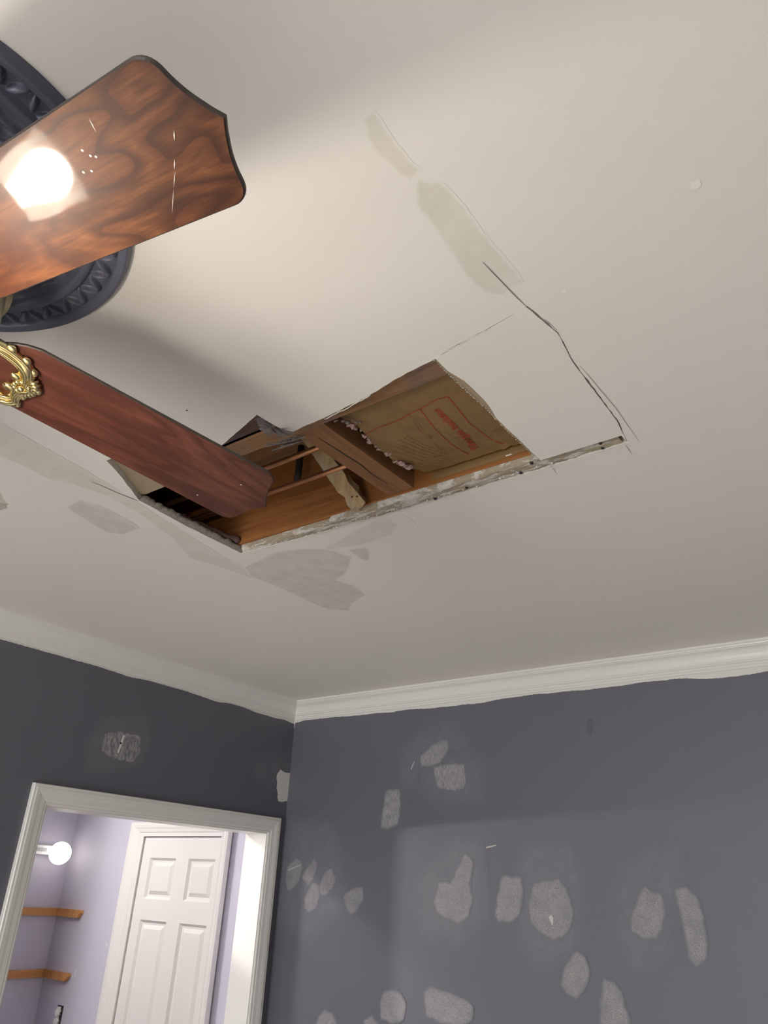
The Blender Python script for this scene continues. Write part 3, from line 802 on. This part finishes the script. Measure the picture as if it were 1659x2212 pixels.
# split, frayed wood under the near joist
m = MB(); rnd = random.Random(11)
for i in range(22):
    x = 1.385 + .075 * rnd.random(); y = -1.592 + .022 * rnd.random(); L = rnd.uniform(.02, .06)
    m.tube([(x, y - .006, 2.574), (x + L * .5, y + .004, 2.576 + rnd.random() * .006), (x + L, y + rnd.uniform(-.004, .006), 2.576)], [.0012, .0020, .0006], 5)
m.build('splintered_wood', M['dust'], j2, True)

# strip of torn drywall still screwed to the far joist
xs = [1.012 + i * .006 for i in range(int((1.953 - 1.012) / .006) + 1)]
v = []; f = []; rnd = random.Random(21); NQ = 9
for i, x in enumerate(xs):
    y_in = -1.3055 + (.006 if x < 1.10 else 0) + rnd.uniform(-.0012, .0012); y_out = -1.2715 - .004 * max(0, 1 - (x - 1.0) / .12)
    if x < 1.30: y_in = y_out - .016 + .006 * pnoise(Vector((x * 30, 0, 2))) - .012 * max(0, (x - 1.05) / .25)
    for k in range(NQ):
        t = k / (NQ - 1); y = y_in + (y_out - y_in) * t
        z = ZC + .0025 + .0042 * (pnoise(Vector((x * 38, y * 120, 3.0))) * .6 + .4 * pnoise(Vector((x * 120, y * 200, 9)))) + (.004 if k == 0 else 0)
        v.append((x, y, min(max(z, ZC + .0002), ZJ)))
n1 = len(xs)
for i in range(n1 - 1):
    for k in range(NQ - 1): f.append((i * NQ + k, i * NQ + k + 1, (i + 1) * NQ + k + 1, (i + 1) * NQ + k))
nb = len(v)
for x in xs: v += [(x, -1.3065 if x > 1.3 else -1.30, ZJ), (x, -1.270, ZJ)]
for i in range(n1 - 1):
    f += [(i * NQ, (i + 1) * NQ, nb + 2 * i + 2, nb + 2 * i), (i * NQ + NQ - 1, (i + 1) * NQ + NQ - 1, nb + 2 * i + 3, nb + 2 * i + 1)]
strip = tag(mesh_obj('drywall_strip', v, f, M['strip'], smooth=True), 'narrow strip of torn drywall screwed under the far joist edge', 'drywall strip')
for q in ((1297, 956), (1301, 966), (1125, 1020), (1008, 1052), (940, 1076), (1148, 999)):
    x, y = cl(*q, ZC + .003); m = MB(); m.lathe([(.0, -.002), (.0028, -.0018), (.0034, 0), (.0034, .006)], (x, y, ZC + .0018), 14); m.build('screw', M['screw'], strip, True)
# crumbs of plaster hanging on the rim of the hole
m = MB(); rnd = random.Random(33)
for i in range(150):
    x = 1.02 + rnd.random() ** 1.3 * .8; y = -1.2735 - rnd.random() * .006 - (.004 if x < 1.15 else 0)
    m.ball((x, y, ZC + .001 + rnd.random() * .004), rnd.uniform(.0008, .0024), sub=1)
m.build('plaster_crumbs', M['mortar'], strip)['kind'] = 'stuff'

# raw torn rim on the left side of the hole, and brown paper backing beside it
rim = [Vector((*cl(300 + (522 - 300) * t, 1080 + (1195 - 1080) * t), 0)) for t in [i / 40 for i in range(41)]]
v = []; f = []; rnd = random.Random(9)
for i, p in enumerate(rim):
    w_ = .008 + .006 * rnd.random(); 
    v += [(p.x - .0005, p.y, ZC - .0002), (p.x + w_ * .6, p.y + .0015, ZC + .003 + .003 * rnd.random()), (p.x + w_, p.y + .001, ZC + .008 + .004 * rnd.random()), (p.x - .004, p.y, ZC + .0150)]
for i in range(40):
    for k in range(3): f.append((i * 4 + k, i * 4 + k + 1, i * 4 + k + 5, i * 4 + k + 4))
mesh_obj('torn_rim', v, f, M['torn_dark'], ceiling, smooth=True)
m = MB(); rp = [Vector((.988 + .028 * t + .004 * pnoise(Vector((t * 9, 3, 1))), -1.585 + .275 * t, ZC + .020 + .004 * pnoise(Vector((t * 12, 0, 0))))) for t in [i / 60 for i in range(61)]]
m.tube(rp, [.006 + .006 * abs(pnoise(Vector((i * .37, 1, 7)))) for i in range(61)], 9); m.build('old_fluff', M['fluff'], ceiling, True)
pb = [(.93, -1.80), (1.26, -1.80), (1.25, -1.66), (1.22, -1.640), (1.155, -1.5935), (1.035, -1.5930), (1.015, -1.5990), (.93, -1.605)]
pbo = plate('drywall_scrap', refine(pb, .015, .0012, 4), None, ZC + .0132, ZC + .0165, [M['tan_paper'], M['tan_paper']])
pbo.location.z -= 0
tag(pbo, 'tan brown-paper drywall scrap showing at the left end of the hole', 'drywall scrap')

# loose square of drywall, still in place at the right of the hole
pc_px = [(1168, 993), (1342, 940), (1353.5, 952.5), (1331, 906), (1289, 851), (1239.3, 784.5), (1204.5, 719), (1137.5, 663), (1050, 714.5), (966, 759.5)]
tear_px = [(941, 774), (967, 800), (985, 811), (1002, 821), (1018, 835), (1033, 850), (1047, 864), (1058, 878), (1064, 888), (1072, 902), (1096, 926), (1125, 952), (1148, 976)]
pc = refine([cl(*p) for p in pc_px], .012, .0006, 6, False)
torn = [cl(*p) for p in tear_px]
torn = [torn[0]] + [(x, y) for x, y in torn[1:]]
poly = pc + torn
piece = plate('drywall_piece', poly, None, ZC - .0012, ZC + .0115, [M['ceiling'], M['gypsum']])
tag(piece, 'loose white drywall square cut free but still hanging right of the hole', 'drywall piece')
band_px = [(939, 778), (958, 797), (976, 815), (993, 831), (1008, 845), (1021, 857), (1038, 872), (1055, 887), (1062, 895), (1070, 904), (1094, 929), (1122, 955), (1146, 979), (1167, 993)]
inn = torn + [cl(1168, 993)]
v = []; f = []; rnd = random.Random(2)
for i, p in enumerate(band_px):
    x, y = cl(*p); a = inn[min(i, len(inn) - 1)]
    v += [(a[0], a[1], ZC - .0013), ((a[0] * .6 + x * .4), (a[1] * .6 + y * .4), ZC + .0008), (x + rnd.uniform(-.0015, .0015), y + rnd.uniform(-.0015, .0015), ZC + .0005), (x + .004, y, ZC + .0100), (a[0], a[1], ZC + .0112)]
for i in range(len(band_px) - 1):
    for k in range(4): f.append((i * 5 + k, i * 5 + k + 1, i * 5 + k + 6, i * 5 + k + 5))
mesh_obj('torn_edge', v, f, M['tan_paper'], piece, smooth=True)
# pale frayed paper along that tear
m = MB(); 
fr = [Vector((*cl(*p), ZC + .0003)) for p in band_px]
for i in range(len(fr) - 1):
    for k in range(9):
        c = fr[i].lerp(fr[i + 1], (k + rnd.random()) / 7)
        m.tube([c, c + Vector((rnd.uniform(-.003, .001), rnd.uniform(-.002, .003), rnd.uniform(-.0008, .001)))], [.0006, .0002], 5)
m.build('frayed_paper', M['mortar'], piece)

# insulation batt with printed kraft facing
batt = tag(empty('insulation_batt', (1.8, -1.45, 2.59)), 'pink fibreglass batt with brown printed kraft facing between the joists', 'insulation')
tear = [Vector((p.x, p.y)) for p in [on(*q, 2, 2.59) for q in ((735, 905), (790, 938), (818, 973), (858, 1003), (905, 1026), (943, 1043))]]
def left_x(y):
    for a, b in zip(tear, tear[1:]):
        if a.y <= y <= b.y: return a.x + (b.x - a.x) * (y - a.y) / (b.y - a.y)
    return tear[0].x if y < tear[0].y else tear[-1].x
KY0, KY1, KX1 = -1.590, -1.3165, 2.25
def kz(x, y):
    v_ = (y - KY0) / (KY1 - KY0)
    z = 2.597 - .012 * math.sin(PI * min(1, max(0, v_))) + .0045 * pnoise(Vector((x * 16, y * 9, 1.3))) + .0028 * abs(pnoise(Vector((x * 34 + y * 14, y * 20, 5)))) + .0012 * pnoise(Vector((x * 90, y * 70, 2)))
    e = max(0, 1 - (x - left_x(y)) / .05); z += .006 * e * e * (.5 + .5 * math.sin(y * 60))
    z -= .0035 * math.exp(-((x - 1.64 - .10 * v_) / .008) ** 2) - .003 * math.exp(-((x - 1.70 - .05 * v_) / .010) ** 2)
    return z
nu, nv = 90, 46; v = []; f = []; rnd = random.Random(3)
for j in range(nv + 1):
    y = KY0 + (KY1 - KY0) * j / nv; x0 = left_x(y) + .003 * rnd.uniform(-1, 1) + .004 * pnoise(Vector((y * 60, 0, 0)))
    for i in range(nu + 1):
        x = x0 + (KX1 - x0) * (i / nu) ** 1.25; v.append((x, y, kz(x, y)))
for j in range(nv):
    for i in range(nu): a = j * (nu + 1) + i; f.append((a, a + 1, a + nu + 2, a + nu + 1))
kf = mesh_obj('kraft_facing', v, f, M['kraft'], batt, smooth=True)
# stapling flange folded down along the far joist, and along the near one
v = []; f = []
for i in range(31):
    x = 1.572 + i * .02; fl = .008 if x < 1.76 else .008 * max(.25, 1 - (x - 1.76) / .05)
    v += [(x, -1.3085, 2.6000), (x, -1.3092, 2.5960), (x + .001, -1.3098, 2.5890 - fl * .75), (x, -1.3094, 2.5880 - fl * .75 - .0006)]
for i in range(30):
    for k in range(3): f.append((i * 4 + k, i * 4 + k + 1, i * 4 + k + 5, i * 4 + k + 4))
fo = mesh_obj('stapling_flange', v, f, M['kraft'], batt, smooth=True)
m = MB(); q = Vector((1.745, -1.311, 2.584)); m.box(q - Vector((.006, .001, .0008)), q + Vector((.006, .0006, .0008))); m.build('staple', M['white_plastic'], batt)
v = []; f = []
for i in range(31):
    x = 1.555 + i * .02; v += [(x, -1.575, kz(x, -1.575) - .0005), (x, -1.586, 2.590), (x, -1.5915, 2.5835)]
for i in range(30):
    for k in range(2): f.append((i * 3 + k, i * 3 + k + 1, i * 3 + k + 4, i * 3 + k + 3))
mesh_obj('stapling_flange', v, f, M['kraft'], batt, smooth=True)
# fibre body above the paper and tufts at the torn end
m = MB(); v = []; f = []
for j in range(13):
    y = KY0 + .004 + (KY1 - KY0 - .012) * j / 12
    for i in range(25):
        x = left_x(y) + .022 + (KX1 - left_x(y) - .03) * i / 24 + (.014 * pnoise(Vector((y * 50, 1, 1))) if i == 0 else 0); v.append((x, y, kz(x, y) + .004))
for j in range(13):
    y = KY0 + .004 + (KY1 - KY0 - .012) * j / 12
    for i in range(25):
        x = left_x(y) + .022 + (KX1 - left_x(y) - .03) * i / 24; v.append((x, y, 2.665 + .01 * pnoise(Vector((x * 20, y * 20, 0)))))
for b0 in (0, 325):
    for j in range(12):
        for i in range(24): a = b0 + j * 25 + i; f.append((a, a + 1, a + 26, a + 25))
for j in range(12): f.append((j * 25, (j + 1) * 25, 325 + (j + 1) * 25, 325 + j * 25))
mesh_obj('fibre_body', v, f, M['pink'], batt, smooth=True)
rag('fibre_tuft', [(1.548, -1.54, 2.596), (1.545, -1.49, 2.598), (1.547, -1.43, 2.596), (1.55, -1.40, 2.592), (1.556, -1.36, 2.592)], 40, M['pink'], 17, .0095, batt)
rag('fibre_tuft', [(1.552, -1.405, 2.590), (1.556, -1.375, 2.588)], 6, M['pink'], 23, .013, batt)
rag('dirty_tuft', [(1.535, -1.575, 2.590), (1.556, -1.562, 2.588), (1.575, -1.545, 2.585)], 9, M['dust'], 12, .008, batt)
# red print: frame rules, title, fine print
def ribbon(pxs, wd, mat, name='printed_rule'):
    pts = []
    for a, b in zip(pxs, pxs[1:]):
        n = max(2, int(math.hypot(b[0] - a[0], b[1] - a[1]) / 5))
        for k in range(n): pts.append((a[0] + (b[0] - a[0]) * k / n, a[1] + (b[1] - a[1]) * k / n))
    pts.append(pxs[-1]); P3 = []
    for q in pts:
        p = on(*q, 2, 2.588)
        for _ in range(3): p = on(*q, 2, kz(p.x, p.y))
        P3.append(p)
    v = []; f = []
    for i, p in enumerate(P3):
        t = (P3[min(i + 1, len(P3) - 1)] - P3[max(i - 1, 0)]); t.z = 0; t.normalize(); s = Vector((-t.y, t.x, 0)) * wd / 2
        for q in (p + s, p - s): v.append((q.x, q.y, kz(q.x, q.y) - .0008))
    for i in range(len(P3) - 1): f.append((2 * i, 2 * i + 1, 2 * i + 3, 2 * i + 2))
    return mesh_obj(name, v, f, mat, kf)
z4 = lambda x, y: (720 + x / 3.19, 740 + y / 3.19)
ribbon([z4(*p) for p in ((215, 632), (300, 590), (420, 545), (490, 512), (540, 482), (600, 456), (660, 420), (720, 388), (790, 370))], .0017, M['print'])
ribbon([z4(*p) for p in ((788, 370), (860, 455), (935, 552), (1040, 632), (1100, 672), (1170, 698))], .0017, M['print'])
ribbon([z4(*p) for p in ((600, 460), (650, 530), (700, 592), (760, 650), (830, 712), (890, 748), (945, 775))], .0017, M['print'])
ribbon([z4(*p) for p in ((675, 915), (730, 905), (800, 885), (860, 862))], .0012, M['print_f'])
z5 = lambda x, y: (860 + x / 5.53, 820 + y / 5.53)
def kraft_text(txt, b0, b1, up, mat, name):
    cu = bpy.data.curves.new('txt', 'FONT'); cu.body = txt; cu.resolution_u = 3; cu.offset = .022
    o = bpy.data.objects.new('txt', cu); COL.objects.link(o); dg = bpy.context.evaluated_depsgraph_get(); me = bpy.data.meshes.new_from_object(o.evaluated_get(dg))
    vs = [q.co.copy() for q in me.vertices]; fs = [tuple(p.vertices) for p in me.polygons]
    bpy.data.objects.remove(o); bpy.data.curves.remove(cu); bpy.data.meshes.remove(me)
    wmax = max(q.x for q in vs); out_ = []
    for q in vs:
        px = b0[0] + (b1[0] - b0[0]) * q.x / wmax + up[0] * q.y / .70; py = b0[1] + (b1[1] - b0[1]) * q.x / wmax + up[1] * q.y / .70
        p = on(px, py, 2, 2.588)
        for _ in range(3): p = on(px, py, 2, kz(p.x, p.y))
        out_.append((p.x, p.y, p.z - .0009))
    return mesh_obj(name, out_, fs, mat, kf)
kraft_text('Fiberglas Insulation', z5(968, 806), z5(487, 338), (-15.5, 6.5), M['print'], 'printed_title')
rnd = random.Random(41)
rows_px = [((182, 478), (330, 660)), ((208, 470), (400, 690)), ((90, 660), (560, 850)), ((60, 690), (600, 890)), ((20, 720), (640, 930)), ((0, 770), (660, 960)), ((-40, 800), (640, 990)), ((-60, 850), (600, 1010)), ((-80, 900), (540, 1040)), ((40, 960), (500, 1070)), ((420, 740), (620, 900)), ((380, 690), (560, 830))]
fp = []
for (a, b) in rows_px:
    t = 0
    while t < .97:
        L = rnd.uniform(.03, .10); p = (a[0] + (b[0] - a[0]) * t, a[1] + (b[1] - a[1]) * t + 28 * math.sin(PI * t)); e = min(.99, t + L)
        q = (a[0] + (b[0] - a[0]) * e, a[1] + (b[1] - a[1]) * e + 28 * math.sin(PI * e)); fp.append((z5(*p), z5(*q))); t += L + rnd.uniform(.015, .03)
m = MB()
for a, b in fp:
    P3 = []
    for q in (a, b):
        p = on(*q, 2, 2.588)
        for _ in range(3): p = on(*q, 2, kz(p.x, p.y))
        P3.append(p)
    t = P3[1] - P3[0]; t.z = 0; t.normalize(); s = Vector((-t.y, t.x, 0)) * .0008
    m.add([Vector((q.x, q.y, kz(q.x, q.y) - .0006)) for q in (P3[0] + s, P3[0] - s, P3[1] - s, P3[1] + s)], [(0, 1, 2, 3)])
m.build('fine_print', M['print_f'], kf)['kind'] = 'stuff'

# ================================================================== MARKS ON THE CEILING AND WALLS
def decal(name, pts, mat, parent, seed, plane, off=.0004, fe=.004, jit=.0012, step=.008):
    """thin coat lying on a surface: solid inside, fading over a narrow rim"""
    A = sum(pts[i][0] * pts[(i + 1) % len(pts)][1] - pts[(i + 1) % len(pts)][0] * pts[i][1] for i in range(len(pts)))
    if A < 0: pts = pts[::-1]
    p = refine(pts, step, jit, seed); n = len(p)
    outp = []
    for i in range(n):
        a = Vector(p[i - 1]); b = Vector(p[(i + 1) % n]); t = b - a
        if t.length < 1e-9: t = Vector((1, 0))
        t.normalize(); outp.append((p[i][0] + t.y * fe, p[i][1] - t.x * fe))
    tris = tessellate_polygon([[Vector((x, y, 0)) for x, y in p]])
    put = {'c': lambda x, y: (x, y, ZC - off), 'l': lambda x, y: (off, x, y), 'r': lambda x, y: (x, -off, y), 'h': lambda x, y: (x, HY - off, y)}[plane]
    v = [put(x, y) for x, y in p] + [put(x, y) for x, y in outp]
    f = [tuple(t) for t in tris] + [(i, (i + 1) % n, n + (i + 1) % n, n + i) for i in range(n)]
    return mesh_obj(name, v, f, mat, parent, mask=[1.0] * n + [0.0] * n)
def wl(px, py): p = on(px, py, 0, 0); return (p.y, p.z)
def wr(px, py): p = on(px, py, 1, 0); return (p.x, p.z)
def wh(px, py): p = on(px, py, 1, HY); return (p.x, p.z)

# bands of unpainted joint compound on the ceiling
zA = lambda x, y: (x / 1.8433, 900 + y / 1.8433)
cp = [
 ('comp2', [(793, 258), (806, 248), (815, 262), (832, 292), (850, 318), (866, 333), (876, 350), (898, 366), (886, 382), (866, 368), (846, 346), (818, 322), (800, 292)]),
 ('comp2', [(906, 392), (925, 400), (945, 398), (968, 418), (990, 442), (1030, 496), (1075, 548), (1102, 582), (1124, 606), (1104, 618), (1085, 632), (1052, 628), (1030, 612), (1000, 572), (965, 520), (935, 476), (908, 440)]),
 ('comp', [zA(*p) for p in ((980, 600), (1100, 545), (1200, 530), (1295, 528), (1395, 560), (1372, 620), (1328, 650), (1400, 672), (1450, 708), (1395, 742), (1384, 770), (1310, 765), (1240, 738), (1120, 680), (1000, 632))]),
 ('comp2', [zA(*p) for p in ((1295, 527), (1400, 468), (1520, 402), (1580, 428), (1560, 466), (1430, 508))]),
 ('comp', [zA(*p) for p in ((1392, 530), (1462, 524), (1466, 572), (1430, 558))]),
 ('comp2', [zA(*p) for p in ((-60, 10), (20, 40), (100, 85), (200, 142), (300, 195), (420, 268), (540, 345), (700, 446), (850, 540), (960, 600), (1000, 640), (860, 590), (760, 560), (690, 480), (560, 385), (430, 312), (300, 268), (200, 246), (110, 200), (20, 160), (-60, 140))]),
 ('comp', [zA(*p) for p in ((272, 362), (320, 336), (430, 372), (548, 442), (480, 466), (430, 458), (350, 412))]),
]
for i, (mt, poly_) in enumerate(cp):
    decal('compound_patch', [cl(*p) for p in poly_], M[mt], ceiling, 50 + i, 'c', .0003 + .00006 * i, .006, .002)
# knife scores, thin and dark
def score(pxs, wd, mat='cut', off=.0012):
    pts = [Vector((*cl(*p), 0)) for p in pxs]; v = []; f = []
    for i, p in enumerate(pts):
        t = (pts[min(i + 1, len(pts) - 1)] - pts[max(i - 1, 0)]).normalized(); s = Vector((-t.y, t.x, 0)) * wd * (.25 if i in (0, len(pts) - 1) else .5)
        v += [tuple(p + s + Vector((0, 0, ZC - off))), tuple(p - s + Vector((0, 0, ZC - off)))]
    for i in range(len(pts) - 1): f.append((2 * i, 2 * i + 1, 2 * i + 3, 2 * i + 2))
    mesh_obj('knife_score', v, f, M[mat], ceiling)
score([(1043, 565), (1065, 588), (1090, 614), (1115, 640), (1138, 662)], .0014)
score([(1162, 682), (1180, 692), (1203, 712)], .0010)
score([(1252, 788), (1275, 815), (1300, 845), (1330, 880), (1352, 912), (1381, 953)], .0008)
score([(1351, 960), (1358, 970), (1366, 981)], .0009)
score([(1152, 658), (1180, 644), (1218, 629)], .0006, 'cut_pale')
score([(1188, 1004), (1196, 1013), (1204, 1024)], .0010)
score([(198, 1040), (215, 1046), (250, 1062), (285, 1076), (300, 1082)], .0022)
score([(868, 1110), (890, 1122), (903, 1135)], .0006)
for q, r in (((1502, 399), .006), ((1355, 955), .004), ((1218, 628), .0022), ((404, 886), .0012)):
    x, y = cl(*q); decal('filler_dab', [(x + r * math.cos(a) * random.uniform(.7, 1.2), y + r * math.sin(a) * random.uniform(.7, 1.2)) for a in [k * .7 for k in range(9)]], M['cut_pale' if q[0] != 404 else 'cut'], ceiling, 1, 'c', .0008, .0008, .0003)
# pale raised paper edge along the saw cut
for seg, wd in ((((640, 1167), (760, 1134), (850, 1110), (1000, 1067), (1100, 1037), (1190, 1010), (1354, 958)), .0030), (((524, 1197), (580, 1183), (640, 1168)), .0030), (((955, 762), (1000, 738), (1050, 712)), .0016), (((700, 905), (750, 880), (800, 852)), .0022)):
    pts = []
    for a, b in zip(seg, seg[1:]): pts += [(a[0] + (b[0] - a[0]) * k / 8, a[1] + (b[1] - a[1]) * k / 8 + random.uniform(-1, 1)) for k in range(8)]
    score(pts + [seg[-1]], wd, 'cut_pale', .0015)

# sanded filler patches on the right wall
z7 = lambda x, y: (560 + x / 3.016, 1540 + y / 3.016)
z8 = lambda x, y: (1080 + x / 2.865, 1740 + y / 2.865)
pr = [
 ('spackle_l', z7, [(1060, 285), (1130, 215), (1180, 190), (1222, 185), (1220, 240), (1175, 315), (1130, 335), (1062, 335)]),
 ('spackle_l', z7, [(1145, 360), (1250, 345), (1328, 342), (1340, 440), (1325, 480), (1270, 497), (1170, 480), (1155, 430)]),
 ('spackle_l', z7, [(835, 515), (905, 510), (912, 610), (895, 720), (835, 748), (800, 740), (815, 640)]),
 ('spackle', z7, [(190, 1010), (240, 955), (275, 985), (265, 1060), (225, 1130), (185, 1150), (178, 1080)]),
 ('spackle', z7, [(285, 1070), (330, 1000), (358, 955), (372, 990), (345, 1080), (318, 1115)]),
 ('spackle', z7, [(395, 1130), (430, 1050), (470, 1022), (490, 1075), (470, 1140), (428, 1182), (400, 1170)]),
 ('spackle', z7, [(300, 1210), (350, 1115), (380, 1135), (385, 1200), (360, 1270), (325, 1288), (300, 1265)]),
 ('spackle', z7, [(555, 1195), (620, 1155), (668, 1148), (670, 1210), (640, 1265), (600, 1302), (570, 1250)]),
 ('spackle', z7, [(1145, 1230), (1175, 1110), (1255, 1120), (1300, 1020), (1345, 930), (1385, 985), (1355, 1110), (1378, 1200), (1355, 1320), (1295, 1360), (1225, 1330), (1160, 1285)]),
 ('spackle', z7, [(1590, 1075), (1640, 1085), (1700, 1080), (1706, 1180), (1690, 1300), (1640, 1345), (1560, 1345), (1550, 1290), (1570, 1180)]),
 ('spackle', z8, [(220, 490), (300, 478), (360, 465), (400, 520), (440, 650), (425, 740), (385, 800), (330, 822), (285, 790), (200, 725), (188, 640), (205, 550)]),
 ('spackle', z8, [(865, 580), (900, 515), (935, 545), (990, 560), (1010, 650), (990, 760), (960, 812), (900, 815), (825, 770), (820, 720), (850, 640)]),
 ('spackle', z8, [(1092, 530), (1155, 520), (1200, 570), (1245, 690), (1268, 850), (1265, 940), (1215, 980), (1180, 940), (1160, 800), (1130, 660)]),
 ('spackle', z8, [(445, 960), (475, 918), (515, 945), (540, 1030), (520, 1110), (470, 1178), (420, 1150), (388, 1105), (400, 1050)]),
 ('spackle', z8, [(650, 1085), (700, 1110), (740, 1160), (755, 1250), (790, 1330), (800, 1420), (640, 1420), (635, 1250)]),
 ('spackle', z7, [(815, 1835), (860, 1820), (920, 1850), (945, 1910), (930, 1985), (870, 2008), (800, 1985), (797, 1900)]),
 ('spackle', z7, [(1085, 1830), (1120, 1800), (1220, 1835), (1350, 1890), (1382, 1920), (1375, 1990), (1300, 2022), (1200, 2005), (1095, 1960)]),
 ('spackle', z7, [(395, 1985), (430, 1945), (480, 1985), (505, 2040), (500, 2090), (370, 2090)]),
 ('spackle', z7, [(690, 2010), (730, 1985), (765, 2030), (770, 2090), (685, 2090)]),
]
for i, (mt, zf, poly_) in enumerate(pr):
    decal('filler_patch', [wr(*zf(*p)) for p in poly_], M[mt], wall_right, 80 + i, 'r', .00035 + .00001 * i, .010, .003, .012)
sm_ = [
 (z7, [(960, 260), (1100, 170), (1260, 110), (1320, 200), (1200, 340), (1050, 400), (960, 450)]),
 (z7, [(1100, 340), (1330, 320), (1430, 360), (1420, 520), (1250, 540), (1090, 470)]),
 (z7, [(1090, 1080), (1300, 900), (1400, 880), (1430, 1300), (1280, 1420), (1100, 1390)]),
 (z8, [(180, 320), (420, 300), (440, 480), (430, 860), (230, 930), (170, 760)]),
 (z8, [(800, 420), (980, 350), (1090, 310), (1040, 560), (990, 900), (830, 960), (770, 800)]),
 (z7, [(150, 780), (460, 760), (500, 900), (520, 1240), (300, 1420), (160, 1300)]),
]
for i, (zf, poly_) in enumerate(sm_):
    decal('dust_smear', [wr(*zf(*p)) for p in poly_], M['smear'], wall_right, 120 + i, 'r', .00012 + .00002 * i, .05, .008, .03)
decal('scuff', [wr(*p) for p in ((1270, 1556), (1278, 1554), (1280, 1575), (1274, 1590), (1269, 1578))], M['lint'], wall_right, 3, 'r', .0005, .006)
for a, b in (((888, 1662), (895, 1645)), ((1050, 1831), (1072, 1826)), ((623, 1880), (650, 1868))):
    A_, B_ = wr(*a), wr(*b); d = Vector(B_) - Vector(A_); n_ = Vector((-d.y, d.x)).normalized() * .0009
    decal('filler_streak', [tuple(Vector(A_) + n_), tuple(Vector(A_) - n_), tuple(Vector(B_) - n_ * .5), tuple(Vector(B_) + n_ * .5)], M['dab'], wall_right, 4, 'r', .0008, .001, .0005)
c_ = wr(*z8(318, 705)); decal('filler_streak', [(c_[0] - .007, c_[1] + .006), (c_[0], c_[1] + .011), (c_[0] + .006, c_[1] + .004), (c_[0] + .003, c_[1] - .016)], M['dab'], wall_right, 4, 'r', .0008, .001, .0005)
# left wall patches
z1 = lambda x, y: (x / 2.5136, 1280 + y / 2.5136)
for i, (mt, poly_) in enumerate((('spackle_l', [(570, 770), (660, 760), (764, 788), (755, 870), (720, 915), (620, 895), (550, 855)]), ('smear', [(480, 840), (580, 700), (780, 700), (800, 800), (760, 920), (560, 940), (490, 970)]),
                                 ('smear', [(1390, 930), (1560, 900), (1575, 1000), (1520, 1060), (1400, 1000)]), ('mort', [(1505, 990), (1522, 965), (1535, 975), (1575, 985), (1572, 1060), (1560, 1130), (1512, 1130), (1503, 1060)]))):
    decal('filler_patch' if i in (0, 3) else 'dust_smear', [wl(*z1(*p)) for p in poly_], M['trimw'] if mt == 'mort' else M[mt], wall_left, 140 + i, 'l', .0012 - .0003 * (i in (1, 2)), .003 if mt == 'mort' else (.006 if i == 0 else .03), .003, .012)
c_ = wl(*z1(655, 818)); decal('screw_hole', [(c_[0] + .004 * math.cos(k), c_[1] + .003 * math.sin(k)) for k in range(6)], M['screw'], wall_left, 2, 'l', .002, .0005, .0002)
a_, b_ = wl(*z1(672, 775)), wl(*z1(640, 870)); n_ = Vector((.003, .0)); decal('filler_streak', [(a_[0] - .003, a_[1]), (a_[0] + .003, a_[1]), (b_[0] + .003, b_[1]), (b_[0] - .003, b_[1])], M['trimw'], wall_left, 2, 'l', .0016, .001, .0006)
# white nicks on the hall wall
for q in ((231, 2041), (157, 2109)):
    c_ = wh(*q); decal('nick', [(c_[0] + .006 * math.cos(k), c_[1] + .006 * math.sin(k)) for k in range(6)], M['trimw'], bpy.data.objects['wall_hall_side'], 2, 'h', .001, .001, .0006)
a_, b_ = wh(165, 2095), wh(161, 2110); decal('nick', [(a_[0] - .002, a_[1]), (a_[0] + .002, a_[1]), (b_[0] + .002, b_[1]), (b_[0] - .002, b_[1])], M['trimw'], bpy.data.objects['wall_hall_side'], 2, 'h', .001, .001, .0004)
